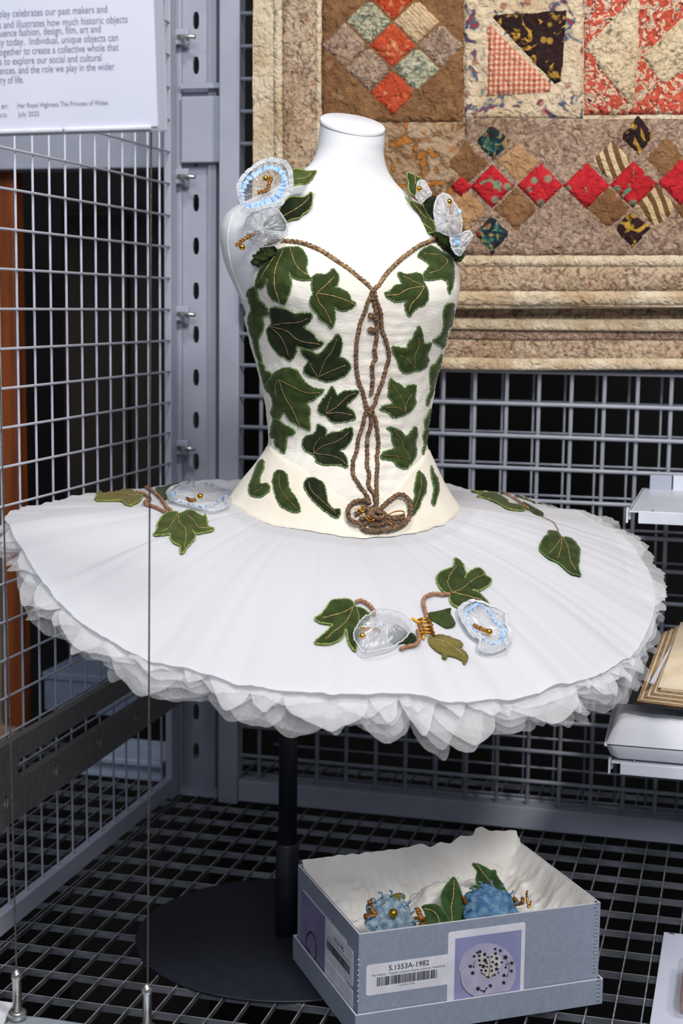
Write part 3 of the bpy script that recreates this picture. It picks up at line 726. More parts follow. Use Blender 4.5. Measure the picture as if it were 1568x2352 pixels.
for x, y, r in ((360,135,5.0),(350,160,4.0),(372,165,4.0),(345,320,3.4),(375,335,3.2),(335,440,3.0),(365,450,3.4),(325,1150,4.0),(345,1165,3.6),(310,1135,3.4)):
    p, n = on_dress(760+x/3.795, 640+y/3.795); d = (ER*random.uniform(-1, 1)+EZ*random.uniform(-1, 1)).normalized()
    pts = [p+n*.003+(d*cos(a)+d.cross(n)*sin(a))*r*.00052+n*.0009*sin(a*2) for a in [2*pi*k/22 for k in range(22)]]
    MB().tube(pts, .0021, 8, closed=True, rope=.15, pitch=.005, jit=.2).build('cord_knot', CORD, cos_)
bow = [[(330,1965),(280,1945),(220,1950),(160,1985),(140,2040),(150,2100),(200,2140),(270,2150),(330,2110),(390,2060)],
       [(390,2040),(430,2000),(480,1950),(540,1905),(600,1895),(650,1940),(668,2010),(660,2080),(620,2150),(540,2195),(450,2215),(370,2225),(290,2205),(250,2160)],
       [(300,2010),(350,2040),(420,2050),(470,2090),(560,2110),(610,2085)],
       [(330,2080),(400,2110),(470,2130),(400,2160),(320,2150)],
       [(350,1990),(400,2030),(440,2075),(380,2100),(330,2060),(345,2015)],
       [(420,2060),(500,2130),(580,2160),(630,2110)],
       [(200,2060),(260,2030),(310,2060),(290,2100),(240,2100)]]
for i, b in enumerate(bow):
    cord(on_dress, c8(b), cos_, .0027, .004, name='bow_loop', wob=.001, raise_=lambda k, i=i: .003*sin(pi*k)+.0025*(i in (2, 4)))
for pts in ([(190,2030),(220,2020),(260,2060),(230,2090)], [(275,2090),(310,2125),(350,2120),(300,2085)], [(440,2090),(520,2050),(590,2045),(600,2070),(520,2090),(450,2100)], [(460,2130),(500,2160),(520,2175)], [(240,2020),(250,1990),(270,2010),(262,2050)]):
    cord(on_dress, c8(pts), cos_, .0008, .0095, GOLD, 'gold_wire', rope=.2, pitch=.003)

# ---- skirt sprays
c3_ = crop(700, 1260, 3.136); cL = crop(200, 1060, 4.3556); cR = crop(1060, 1100, 4.6118)
def lf(cast, c, poly, veins, mat, trim, lift=.002, **k): return leaf(cast, c(poly), [c(v) for v in veins], cos_, mat, trim, VEIN, .0014, lift, .15, **k)
lf(on_skirt, c3_, [(1075,80),(1115,100),(1145,150),(1158,195),(1145,225),(1170,190),(1210,160),(1250,150),(1280,170),(1300,205),(1340,230),(1320,270),(1280,300),(1240,315),(1200,310),(1250,330),(1290,370),(1315,400),(1315,420),(1260,410),(1190,400),(1150,410),(1120,440),(1060,410),(1040,370),(1045,340),(1000,325),(965,285),(945,220),(970,185),(1020,160),(1060,145),(1075,115)],
   [[(1050,335),(1025,270),(1040,210),(1090,140)],[(1050,335),(1120,310),(1210,240),(1300,200)],[(1050,335),(1140,350),(1275,388)]], VELVET, TRIML)
lf(on_skirt, c3_, [(210,380),(300,375),(340,395),(360,430),(410,440),(450,470),(475,500),(450,540),(410,590),(390,650),(370,700),(360,750),(330,720),(310,680),(300,620),(290,590),(275,640),(230,680),(160,700),(72,690),(120,640),(170,590),(200,560),(170,555),(110,545),(75,515),(110,490),(150,440),(180,400)],
   [[(345,437),(250,485),(130,515)],[(345,437),(300,530),(230,600),(140,670)],[(370,445),(390,510),(370,610)]], VELVET, TRIML)
lf(on_skirt, c3_, [(890,660),(930,640),(980,635),(1040,650),(1110,680),(1130,710),(1100,720),(1150,760),(1165,800),(1145,840),(1130,815),(1080,790),(1020,780),(1010,805),(985,795),(985,770),(940,740),(900,700)], [[(930,670),(1000,690),(1080,740),(1140,790)]], OLIVE, OLIVE)
lf(on_skirt, c3_, [(890,475),(960,460),(1045,440),(1045,480),(1080,555),(1020,580),(960,550),(900,510)], [], VELVET, False, name='sepal')
lf(on_skirt, c3_, [(750,620),(790,640),(795,670),(770,695),(720,705)], [], VELVETD, False, name='sepal')
for pts in ([(1035,345),(980,350),(920,345),(860,370),(850,410),(860,460),(870,530)], [(365,405),(400,395),(450,420),(490,460),(495,500)], [(680,742),(730,725),(790,710),(812,670),(805,610)]):
    cord(on_skirt, c3_(pts), cos_, .0021, .004, STEMM, 'stem', wob=.0004)
def coil(cast, c, lines, parent):
    for i, (a, b) in enumerate(lines):
        cord(cast, c([a, ((a[0]+b[0])/2, (a[1]+b[1])/2+2), b]), parent, .0016, .003, GOLD, 'gold_coil', rope=.12, pitch=.004, raise_=lambda k: .004*sin(pi*k))
coil(on_skirt, c3_, [((808,535),(905,545)),((805,560),(912,570)),((812,585),(912,598)),((820,610),(918,622)),((830,635),(920,642))], cos_)
YEL = M('yellow_thread', srgb(235,180,20), .6)
for pts in ([(765,515),(800,535),(830,560)], [(830,600),(850,640),(848,665)]): cord(on_skirt, c3_(pts), cos_, .0013, .003, YEL, 'yellow_tie', rope=.3, pitch=.003)
# left spray
lf(on_skirt, cL, [(810,525),(890,520),(920,540),(990,510),(1060,510),(1120,545),(1165,560),(1180,545),(1195,600),(1210,665),(1262,680),(1240,710),(1160,725),(1090,735),(1050,700),(1075,740),(1070,790),(1020,850),(990,880),(970,920),(935,935),(935,880),(920,850),(870,830),(835,780),(830,740),(800,740),(740,750),(680,755),(665,740),(700,690),(700,640),(730,590),(770,550)],
   [[(905,535),(860,620),(810,690),(745,725)],[(905,535),(920,630),(985,720),(970,885)],[(1000,560),(1060,610),(1110,680),(1230,690)]], VELVETL, TRIML, gap=4)
lf(on_skirt, cL, [(105,315),(200,310),(300,290),(400,268),(440,270),(470,320),(550,340),(550,370),(510,420),(460,440),(440,455),(390,440),(350,410),(300,405),(200,405),(110,405),(78,385),(110,360),(105,335)], [[(520,350),(440,360),(300,340),(150,350)],[(500,360),(440,390),(420,430)]], OLIVE, TRIML, gap=4)
lf(on_skirt, cL, [(685,280),(760,265),(850,240),(940,225),(850,290),(800,350),(790,390),(740,360)], [], VELVET, False, name='sepal', gap=4)
cord(on_skirt, cL([(490,325),(560,335),(610,370),(630,400),(580,430),(600,455),(660,470),(710,490),(780,525)]), cos_, .0022, .003, STEMM, 'stem', wob=.0005)
cord(on_skirt, cL([(590,275),(650,310),(730,380),(790,470),(840,515)]), cos_, .0022, .003, STEMM, 'stem', wob=.0005)
coil(on_skirt, cL, [((505,262),(525,222)),((530,266),(548,212)),((555,268),(572,206)),((580,270),(595,206)),((600,270),(615,222))], cos_)
# right spray
lf(on_skirt, cR, [(910,565),(960,565),(1010,585),(1050,630),(1110,635),(1170,660),(1220,720),(1240,760),(1235,870),(1225,950),(1250,1040),(1210,1035),(1160,1025),(1100,980),(1010,900),(920,860),(850,800),(818,750),(840,680),(880,620),(915,605)],
   [[(1050,640),(990,730),(920,810)],[(1050,640),(1040,750),(1010,860)],[(1060,640),(1110,740),(1140,890),(1195,985)]], VELVET, TRIM)
lf(on_skirt, cR, [(100,140),(230,155),(350,160),(420,200),(480,235),(500,270),(640,300),(655,345),(500,335),(400,280),(250,215),(160,195),(200,170)], [], VELVETL, TRIML, gap=3.5)
lf(on_skirt, cR, [(640,260),(700,280),(780,330),(860,375),(850,400),(780,380),(690,320)], [], VELVET, False, gap=3.5, name='sepal')
lf(on_skirt, cR, [(560,185),(680,195),(730,210),(800,250),(860,270),(780,258),(640,212)], [], VELVETL, False, gap=3)
cord(on_skirt, cR([(400,150),(500,195),(600,255),(700,335)]), cos_, .0016, .003, STEMM, 'stem')
cord(on_skirt, cR([(700,335),(860,415),(960,465),(1000,520),(1030,590),(1055,620)]), cos_, .0006, .0015, STEMM, 'stem', rope=.3)

# ---- flowers
def ribbon(pts3, nrm_, width, amp_, waves, name, mat, par):
    n = len(pts3); L = []; cen_ = sum(pts3, Vector())/n
    for i, p in enumerate(pts3):
        o_ = (p-cen_).normalized(); a = sin(2*pi*waves*i/n)
        L.append([p-o_*width*.5+nrm_*amp_*a*.6, p+nrm_*amp_*(a*.3+.4), p+o_*width*.5*(1+.35*a)+nrm_*amp_*a])
    return MB().grid(L, True).build(name, mat, par)
def flower(cast, outer, ring_px, centre_px, parent, h_out, h_in, mat=None, stamen=None, label=None, threads=10, rim=3, blue_w=.0045, dome=False, crump=1.0):
    """sheer corolla spanning an outline, dished (or puffed) towards its centre, with blue gathered ribbon, beaded rim and gold stamen"""
    lo_ = cr_closed(outer, 1.6); n = len(lo_); c0, cn = cast(*centre_px); cc = c0+cn*h_in; base = c0+cn*h_out
    O = []
    for i, q in enumerate(lo_):
        p, nn = cast(q[0], q[1]); a = 2*pi*i/n; O.append(p+nn*(h_out+crump*(.0026*noise.noise((cos(a)*3, sin(a)*3, 2))+.0012*noise.noise((cos(a)*9, sin(a)*9, 4)))))
    P = []; sd = random.random()*9
    for i, p in enumerate(O):
        a = 2*pi*i/n; row = []
        for k in range(15):
            r = .04+.96*k/14
            hh = (h_in-h_out)*(sqrt(max(0, 1-r*r)) if dome else (1-r)**1.3)
            fr = crump*(.0030*noise.noise((cos(a)*2.2+sd, sin(a)*2.2, r*3))+.0020*noise.noise((cos(a)*7+sd, sin(a)*7, r*2)))*(1.2 if dome else .8)*sin(pi*min(1, r*.75+.1))
            row.append(base+(p-base)*r+cn*(hh+fr))
        P.append(row)
    fl_ = MB().grid(P, True).build('flower', mat or ORG, parent)
    if label: fl_['label'] = label
    if dome:
        Q = [[p-cn*.002+(p-base)*(-.18)+cn*.0018*noise.noise((p.x*200, p.z*200, 6)) for p in row] for row in P]
        MB().grid(Q, True).build('inner_gauze', mat or ORG, fl_)
    for k in range(rim):
        s = 1-.045*k
        MB().tube([base+(p-base)*s+cn*(.0008+.0006*k) for p in O], .0006, 6, closed=True, rope=.4, pitch=.002, jit=.4).build('beaded_rim', GLASSB, fl_)
    if ring_px:
        rp = [cast(q[0], q[1]) for q in cr_closed(ring_px, 1.2)]; m = len(rp)
        def rr(i): return h_out*.75+.0018+.0012*noise.noise((i*.15, 3, sd))
        L = []; cen_ = sum([p for p, q in rp], Vector())/m; ph_ = 0
        for i, (p, nn) in enumerate(rp):
            o_ = (p-cen_).normalized(); ph_ += .55+.35*noise.noise((i*.2, sd, 1)); a = sin(ph_); b_ = sin(ph_*1.37+1); q = p+nn*rr(i)
            L.append([q-o_*blue_w*.42*(1+.3*b_)+cn*.0012*a, q+cn*.0016*b_, q+o_*blue_w*.42*(1+.35*a)+cn*.0015*a])
        MB().grid(L, True).build('blue_ribbon', BLUE, fl_)
    for k in range(threads):
        p = O[int(random.random()*n)]; r = random.uniform(.4, .95); t0 = random.uniform(.0, .3)
        pts = [base+(O[int(random.random()*n)]-base)*t0+cn*(h_in-h_out+.001)]
        for m_ in (.35, .7, 1.0): pts.append(base+(p-base)*r*m_+cn*((h_in-h_out)*(1-m_*r)*(1.25 if dome else .8)+random.uniform(.0005, .003))+cn.orthogonal()*random.uniform(-.004, .004)*m_)
        MB().tube(cr_open(pts, .0015), .00024, 5).build('thread', THREAD, fl_)
    if stamen:
        pts, lift, bead = stamen; S = []
        for i, q in enumerate(cr_open([Vector(p) for p in pts], 1.0)):
            p, nn = cast(q[0], q[1]); S.append(p+nn*(lift+.002*i/20))
        MB().tube(S, .0021, 10, rope=.28, pitch=.004, jit=.3).build('stamen', GOLDC, fl_)
        p, nn = cast(*bead); MB().ball(p+nn*(lift+.004), .0036, 18).build('bead', BEAD, fl_)
    return fl_
flower(on_skirt, c3_([(1090,500),(1110,450),(1160,415),(1210,405),(1270,420),(1330,450),(1390,470),(1430,500),(1445,560),(1450,600),(1475,640),(1470,690),(1440,740),(1380,775),(1300,785),(1245,770),(1235,730),(1250,700),(1190,660),(1140,600)]),
       c3_([(1140,520),(1170,470),(1220,440),(1270,450),(1330,500),(1370,560),(1410,610),(1420,660),(1390,700),(1340,715),(1290,690),(1240,650),(1190,610),(1160,570)]), c3_([(1270,570)])[0], cos_, .007, .002, ORGW,
       (c3_([(1205,580),(1250,610),(1300,640)]), .006, c3_([(1312,648)])[0]), rim=4)
flower(on_skirt, c3_([(345,640),(400,580),(450,530),(530,495),(620,500),(690,530),(750,590),(745,640),(700,700),(640,750),(560,780),(450,800),(390,780),(350,720)]), None, c3_([(560,650)])[0], cos_, .010, .020, ORG,
       (c3_([(540,660),(470,655),(410,668)]), .012, c3_([(400,712)])[0]), threads=16, rim=1, dome=True)
lf(on_skirt, c3_, [(640,560),(690,580),(740,630),(730,680),(690,690),(640,690),(600,660),(610,600)], [], VELVET, False, name='sepal')
flower(on_skirt, cL([(800,350),(840,300),(920,260),(985,235),(1000,212),(1040,208),(1080,240),(1200,240),(1300,270),(1400,320),(1450,350),(1430,430),(1400,500),(1300,530),(1180,530),(1000,470),(880,450),(820,410)]),
       cL([(865,365),(920,310),(1020,260),(1110,245),(1240,265),(1340,290),(1390,340),(1370,390),(1300,440),(1200,490),(1100,490),(980,460),(900,430),(870,390)]), cL([(1130,370)])[0], cos_, .005, .001, ORGW,
       (cL([(1000,400),(1040,430),(1090,430)]), .004, cL([(1130,410)])[0]), rim=4, blue_w=.0055)

# ---- shoulder sprays (stand free of the form)
def P3(x, y, t): return att(x, y, t)
toC = lambda ax, az: (-EF+ER*ax+EZ*az).normalized()
sL = crop(540, 360, 7.84); sR = crop(900, 380, 7.84)
tL = on_body(668, 470)[0].dot(EF)-.006
plA = on_plane(P3(690, 405, tL), toC(.1, .5), 6); plB = on_plane(P3(680, 480, tL-.008), toC(.2, .35), 5); plC = on_plane(P3(690, 518, tL-.010), toC(.1, .6), 5)
def sf(cast, c, poly, veins, mat, trim=TRIML): return leaf(cast, c(poly), [c(v) for v in veins], cos_, mat, trim, VEIN, .0012, .0004, .12, True, step=1.8, gap=4, name='shoulder_leaf')
sf(plA, sL, [(1000,260),(1080,225),(1180,240),(1300,265),(1460,240),(1420,340),(1350,440),(1270,500),(1180,500),(1080,520),(980,530),(970,400)], [[(1050,420),(1180,410),(1290,370),(1380,290)]], VELVETL)
sf(plB, sL, [(800,960),(860,860),(940,760),(1040,720),(1180,730),(1290,700),(1350,640),(1385,650),(1390,760),(1370,880),(1300,980),(1220,1030),(1150,1100),(1000,1130),(900,1180),(820,1080)], [[(830,1090),(1000,1000),(1200,870),(1330,730)]], VELVETD)
sf(plC, sL, [(900,1180),(1000,1140),(1120,1100),(1220,1110),(1320,1150),(1395,1270),(1300,1270),(1200,1290),(1100,1360),(1000,1400),(920,1390),(880,1300)], [[(920,1260),(1080,1175),(1200,1180),(1330,1225)]], VELVETL)
tF = tL-.026
cF = on_plane(P3(612, 440, tF), toC(.05, .35))
flower(cF, sL([(30,620),(70,500),(150,380),(250,280),(380,190),(500,130),(620,95),(760,100),(880,140),(970,220),(1020,320),(1030,430),(1040,540),(1020,660),(970,740),(900,820),(850,930),(700,960),(560,990),(400,1040),(250,1060),(120,1050),(110,960),(60,800)]),
       sL([(120,700),(170,560),(240,450),(340,390),(470,300),(600,250),(730,270),(830,330),(880,430),(870,540),(830,650),(770,760),(680,820),(560,860),(420,920),(300,930),(190,950),(130,850)]), sL([(540,620)])[0], cos_, .010, -.012, ORG,
       (sL([(400,670),(500,660),(580,630),(610,540),(650,440),(620,410)]), .004, sL([(550,440)])[0]), threads=26, rim=4, blue_w=.008, crump=1.6)
tF2 = min(tF+.006, on_body(617, 530)[0].dot(EF)-.022)
cF2 = on_plane(P3(617, 530, tF2), toC(-.25, .1))
flower(cF2, sL([(560,960),(700,930),(800,980),(880,1080),(950,1200),(970,1330),(930,1450),(850,1540),(740,1600),(600,1630),(460,1620),(360,1570),(300,1480),(230,1440),(220,1340),(260,1200),(350,1080),(450,1000)]), None, sL([(600,1350)])[0], cos_, .006, .022, ORG,
       (sL([(520,1390),(420,1410),(320,1460),(230,1530),(150,1590),(100,1650)]), .012, sL([(200,1660)])[0]), threads=18, rim=1, dome=True, crump=1.5)
leaf(cF2, sL([(600,1060),(750,1030),(860,1110),(900,1240),(860,1330),(700,1320),(560,1330),(480,1330),(480,1230)]), [], cos_, VELVETD, False, th=.001, lift=-.004, fuzz=.2, double=True, name='sepal')
MB().tube(cr_open([cF(*sL([(420,1000)])[0])[0], cF2(*sL([(330,1200)])[0])[0]+V(0, 0, 0), cF2(*sL([(330,1500)])[0])[0]], .003), lambda s: .006+.004*sin(pi*s), 12, jit=.25).build('organza_twist', ORGW, cos_)
tR = on_body(985, 500)[0].dot(EF)-.010
plD = on_plane(P3(955, 425, tR+.012), toC(-.2, .5), 5); plE = on_plane(P3(965, 490, tR), toC(-.25, .4), 5)
sf(plD, sR, [(285,130),(340,150),(420,190),(540,260),(470,330),(460,450),(440,560),(340,500),(300,420),(300,320),(270,200)], [[(415,200),(425,280),(420,360)]], VELVET)
sf(plE, sR, [(185,590),(230,570),(300,620),(380,650),(470,690),(560,740),(620,850),(680,940),(740,1020),(770,1130),(740,1200),(620,1220),(600,1190),(500,1110),(400,1060),(385,960),(350,860),(340,760),(320,660),(250,620)], [[(390,680),(480,790),(560,900),(640,960)],[(430,1000),(560,1050),(720,1170)]], VELVETL)
sf(on_plane(P3(985, 470, tR-.004), toC(.3, .2), 5), sR, [(760,540),(790,600),(740,700),(740,850),(760,990),(700,940),(620,820),(570,700),(620,610)], [], VELVETD, False)
cB = on_plane(P3(975, 448, tR-.012), toC(-.2, .3))
flower(cB, sR([(470,330),(540,290),(600,310),(640,380),(680,450),(720,540),(660,590),(600,640),(540,710),(490,660),(440,580),(450,500)]), None, sR([(580,480)])[0], cos_, .004, .010, ORGW, (sR([(560,440),(530,460)]), .006, sR([(505,475)])[0]), threads=6, rim=1, dome=True)
cG = on_plane(P3(1030, 505, tR-.022), toC(.1, .15))
flower(cG, sR([(760,700),(810,580),(890,520),(980,530),(1060,600),(1110,690),(1170,760),(1220,880),(1250,1050),(1240,1180),(1210,1260),(1100,1290),(980,1270),(870,1230),(800,1140),(760,1000),(740,860)]), None, sR([(1000,1000)])[0], cos_, .004, .014, ORGW,
       (sR([(1085,1100),(1050,980),(1010,860),(990,770)]), .008, sR([(1000,690)])[0]), threads=16, rim=2, dome=True, crump=1.5)
flower(on_plane(P3(1062, 560, tR-.014), toC(.6, .1)), sR([(1010,1290),(1120,1270),(1200,1250),(1270,1200),(1370,1190),(1405,1260),(1380,1340),(1310,1440),(1240,1560),(1180,1640),(1100,1600),(1040,1500),(1010,1400)]), None, sR([(1180,1400)])[0], cos_, .004, .008, ORGW, None, threads=8, rim=2, dome=True)
for x, y in ((1195, 840), (1150, 1310), (1170, 1400)):
    p, n = cG(900+x/7.84, 380+y/7.84); MB().lathe(p+n*.002, n, [(.0001, .002), (.004, .001), (.0045, -.001), (.0001, -.0015)], 10).build('blue_petal', BLUE, cos_)

# ------------------------------------------------------------------ patchwork quilt hanging in front of the back mesh
YQ = 2.312
def quilt_pt(x, z, off=0):
    n = noise.noise
    d = .0055*n((x*5, z*4, 1))+.0030*n((x*16, z*15, 2))+.0018*n((x*42, z*40, 3))
    return Vector((x, YQ-.006-d-off, z))
def qp(px_, py_, off=0):
    p = aty(px_, py_, YQ); return quilt_pt(p.x, p.z, off)
def cloth_mat(name, cols, kind='floral', scale=60, stops=(.38, .5, .6, .7), angle=0, relief=1.0, rough=.92):
    """printed, hand-quilted cotton: print from procedural textures, crinkles as relief"""
    m = bpy.data.materials.new(name); m.use_nodes = True; nt = m.node_tree; N = nt.nodes; Lk = nt.links
    p = N['Principled BSDF']; p.inputs['Roughness'].default_value = rough; p.inputs['Specular IOR Level'].default_value = .15
    tc = N.new('ShaderNodeTexCoord'); mp = N.new('ShaderNodeMapping'); mp.inputs['Rotation'].default_value = (0, angle, 0)
    Lk.new(tc.outputs['Object'], mp.inputs['Vector']); vec = mp.outputs['Vector']
    def ramp(fac, cs, st, const=False):
        r = N.new('ShaderNodeValToRGB'); e = r.color_ramp
        if const: e.interpolation = 'CONSTANT'
        while len(e.elements) < len(cs): e.elements.new(.5)
        for i, c in enumerate(cs): e.elements[i].position = st[i]; e.elements[i].color = c
        Lk.new(fac, r.inputs['Fac']); return r.outputs['Color']
    def tex(t, sc, **k):
        n_ = N.new(t); n_.inputs['Scale'].default_value = sc; Lk.new(vec, n_.inputs['Vector'])
        for a, b in k.items(): n_.inputs[a].default_value = b
        return n_
    if kind == 'floral':
        t1 = tex('ShaderNodeTexNoise', scale, Detail=2.5, Distortion=1.6); col = ramp(t1.outputs['Fac'], cols, stops[:len(cols)])
        t2 = tex('ShaderNodeTexVoronoi', scale*1.1)
        r2 = N.new('ShaderNodeMapRange'); r2.inputs['From Min'].default_value = .16; r2.inputs['From Max'].default_value = .24; r2.inputs['To Min'].default_value = .65; r2.inputs['To Max'].default_value = 0
        Lk.new(t2.outputs['Distance'], r2.inputs['Value'])
        mx = N.new('ShaderNodeMixRGB'); Lk.new(r2.outputs[0], mx.inputs[0]); Lk.new(col, mx.inputs[1]); mx.inputs[2].default_value = cols[-1]; col = mx.outputs[0]
    elif kind in ('stripe', 'gingham'):
        wv = tex('ShaderNodeTexWave', scale, Distortion=.6); wv.bands_direction = 'X'
        col = ramp(wv.outputs['Fac'], cols, stops[:len(cols)])
        if kind == 'gingham':
            w2 = tex('ShaderNodeTexWave', scale, Distortion=.6); w2.bands_direction = 'Z'; c2_ = ramp(w2.outputs['Fac'], cols, stops[:len(cols)])
            mx = N.new('ShaderNodeMixRGB'); mx.blend_type = 'MULTIPLY'; mx.inputs[0].default_value = .85; Lk.new(col, mx.inputs[1]); Lk.new(c2_, mx.inputs[2]); col = mx.outputs[0]
    elif kind == 'wavy':
        wv = tex('ShaderNodeTexWave', scale, Distortion=4, Detail=1); wv.inputs['Detail Scale'].default_value = .6; col = ramp(wv.outputs['Fac'], cols, stops[:len(cols)])
    else:
        t1 = tex('ShaderNodeTexNoise', scale, Detail=3); col = ramp(t1.outputs['Fac'], cols, stops[:len(cols)])
    # age: large soft stains
    ag = tex('ShaderNodeTexNoise', 9, Detail=4); ac = ramp(ag.outputs['Fac'], [srgb(255,255,255), srgb(222,205,180)], (.45, .75))
    am = N.new('ShaderNodeMixRGB'); am.blend_type = 'MULTIPLY'; am.inputs[0].default_value = .7; Lk.new(col, am.inputs[1]); Lk.new(ac, am.inputs[2])
    Lk.new(am.outputs[0], p.inputs['Base Color'])
    n1 = tex('ShaderNodeTexNoise', 105, Detail=3, Distortion=.8)
    n2 = tex('ShaderNodeTexNoise', 34, Detail=2, Distortion=1.5); n2.noise_type = 'RIDGED_MULTIFRACTAL'
    ad = N.new('ShaderNodeMath'); ad.operation = 'MULTIPLY_ADD'; Lk.new(n2.outputs['Fac'], ad.inputs[0]); ad.inputs[1].default_value = -.45; Lk.new(n1.outputs['Fac'], ad.inputs[2])
    bp = N.new('ShaderNodeBump'); bp.inputs['Strength'].default_value = 1.0*relief; bp.inputs['Distance'].default_value = .0075
    Lk.new(ad.outputs[0], bp.inputs['Height']); Lk.new(bp.outputs['Normal'], p.inputs['Normal'])
    return m
S_ = srgb
CREAM = cloth_mat('quilt_cream', [S_(222,206,180), S_(204,182,150)], 'plain', 14, (.4, .65))
CREAM2 = cloth_mat('quilt_cream_strip', [S_(222,205,178), S_(196,172,140)], 'plain', 30, (.4, .65))
BORD = cloth_mat('quilt_border_floral', [S_(196,174,148), S_(176,150,124), S_(120,104,88), S_(168,96,84)], 'floral', 85, (.42, .55, .66, .78))
BROWN = cloth_mat('quilt_brown', [S_(142,104,70), S_(120,84,56), S_(168,134,98)], 'plain', 45, (.35, .6, .8))
REDO = cloth_mat('quilt_orange_red', [S_(196,84,52), S_(176,66,42), S_(222,160,110)], 'floral', 48, (.35, .55, .74))
SAGE = cloth_mat('quilt_sage', [S_(196,186,158), S_(160,156,132), S_(96,104,92)], 'floral', 110, (.36, .52, .66))
MAUVE = cloth_mat('quilt_mauve', [S_(178,154,132), S_(150,124,106), S_(116,92,82)], 'floral', 95, (.38, .54, .68))
BEST = cloth_mat('quilt_beige_stripe', [S_(210,184,148), S_(188,158,122)], 'stripe', 60, (.3, .7), .78)
LEOP = cloth_mat('quilt_orange_spots', [S_(176,150,122), S_(160,130,100), S_(104,82,62), S_(176,110,48)], 'floral', 30, (.38, .50, .56, .61))
BLUEF = cloth_mat('quilt_beige_blue_floral', [S_(216,196,166), S_(202,178,146), S_(64,96,122), S_(150,60,60)], 'floral', 34, (.40, .54, .60, .67))
GING = cloth_mat('quilt_red_gingham', [S_(238,220,198), S_(212,146,130)], 'gingham', 42, (.35, .62))
DARKF = cloth_mat('quilt_dark_gold', [S_(54,36,34), S_(44,30,32), S_(196,152,62)], 'floral', 38, (.3, .56, .64))
DARKG = cloth_mat('quilt_dark_green_red', [S_(40,34,40), S_(36,52,58), S_(60,120,110), S_(190,130,50), S_(150,40,44)], 'floral', 52, (.3, .5, .58, .66, .74))
REDF = cloth_mat('quilt_red_floral', [S_(206,96,74), S_(186,74,58), S_(232,206,176), S_(60,36,40)], 'floral', 72, (.36, .5, .57, .72))
REDD = cloth_mat('quilt_crimson', [S_(196,44,50), S_(176,36,44), S_(96,160,130)], 'floral', 30, (.4, .62, .70))
TAN = cloth_mat('quilt_tan', [S_(186,146,106), S_(166,126,88)], 'plain', 40, (.4, .6))
STRW = cloth_mat('quilt_wavy_stripe', [S_(112,82,52), S_(206,182,142)], 'wavy', 22, (.42, .58), .5)
PALE = cloth_mat('quilt_pale_print', [S_(222,202,170), S_(200,178,146), S_(120,112,96)], 'floral', 80, (.4, .58, .7))
qt = thing('patchwork_quilt', 'old patchwork quilt with red and brown diamonds hung on the mesh', 'quilt', (-.4, YQ, .75))
def sheet(x0, x1, z0, z1, off, name, mat, nx_=90, nz_=90):
    P = [[quilt_pt(x0+(x1-x0)*i/nx_, z0+(z1-z0)*j/nz_, off) for j in range(nz_+1)] for i in range(nx_+1)]
    B = [[p+V(0, .006, 0) for p in col] for col in P]
    mb = MB().grid(P); mb.grid(B)
    return mb.build(name, mat, qt)
xl_, xr_ = aty(583, 300, YQ).x, .10
zt2 = 1.37; zb2 = aty(1300, 702, YQ).z
sheet(xl_, xr_, zb2, zt2, 0, 'quilt_ground', CREAM)
def patch(poly, mat, off=.0012, name='patch', curved=False):
    loop = []
    P2 = [aty(x, y, YQ) for x, y in poly]; pts = [Vector((p.x, p.z)) for p in P2]
    for i in range(len(pts)):
        a, b = pts[i], pts[(i+1) % len(pts)]; n = max(1, int((b-a).length/.007))
        for k in range(n): loop.append(a+(b-a)*k/n+Vector((random.uniform(-.0006, .0006), random.uniform(-.0006, .0006))))
    vs, tris, n = fill2d(loop, .008); arr = np.array([(p[0], p[1]) for p in loop]); T = []
    for v in vs:
        d = float(np.min(np.hypot(arr[:, 0]-v[0], arr[:, 1]-v[1]))); T.append(quilt_pt(v[0], v[1], off+.0022*min(1, d/.006)**.5))
    m = len(T); T += [quilt_pt(vs[i][0], vs[i][1], -.001) for i in range(n)]
    fs = [tuple(t) for t in tris]+[(i, (i+1) % n, m+(i+1) % n, m+i) for i in range(n)]
    return MB().add(T, fs).build(name, mat, qt)
random.seed(11)
R4 = lambda x0, y0, x1, y1: [(x0, y0), (x1, y0), (x1, y1), (x0, y1)]
patch(R4(633, -60, 651, 640), CREAM2, .002, 'gathered_strip'); patch(R4(652, -60, 728, 640), BORD, .001, 'border_strip'); patch(R4(729, -60, 741, 640), CREAM2, .0015, 'narrow_strip')
patch(R4(742, -60, 1067, 282), BROWN)
def dia(cx_, cy_, h, k=1.0): return [(cx_, cy_-h*k), (cx_+h, cy_), (cx_, cy_+h*k), (cx_-h, cy_)]
for i in (-1, 0, 1):
    for j in (-1, 0, 1):
        x, y = 905+(i-j)*54.5, 106+(i+j)*54.5
        mt = {(0, 0): REDO, (1, 1): REDO, (-1, -1): REDO, (-1, 0): SAGE if False else BEST, (0, -1): BEST, (0, 1): MAUVE, (1, 0): SAGE, (-1, 1): MAUVE, (1, -1): MAUVE}[(i, j)]
        if (i, j) == (-1, 0): mt = SAGE
        patch(dia(x, y, 54), mt, .003)
patch(R4(742, 283, 1070, 470), LEOP); patch(R4(742, 471, 1070, 600), BROWN)
patch(R4(1068, -60, 1339, 272), BLUEF)
patch([(1120, 50), (1285, 214), (1120, 226)], GING, .003); patch([(1124, 36), (1304, 24), (1289, 214)], DARKF, .003)
patch(R4(1341, -60, 1600, 264), REDF)
patch([(1345, 108), (1442, 10), (1470, -30), (1470, 90), (1457, 254), (1400, 190)], PALE, .003)
patch([(1474, 130), (1600, 10), (1600, 150), (1520, 200)], PALE, .003); patch([(1500, -60), (1600, -60), (1560, 0)], PALE, .003)
patch(R4(1602, -60, 1860, 264), BROWN); patch(R4(1068, 274, 1860, 586), MAUVE)
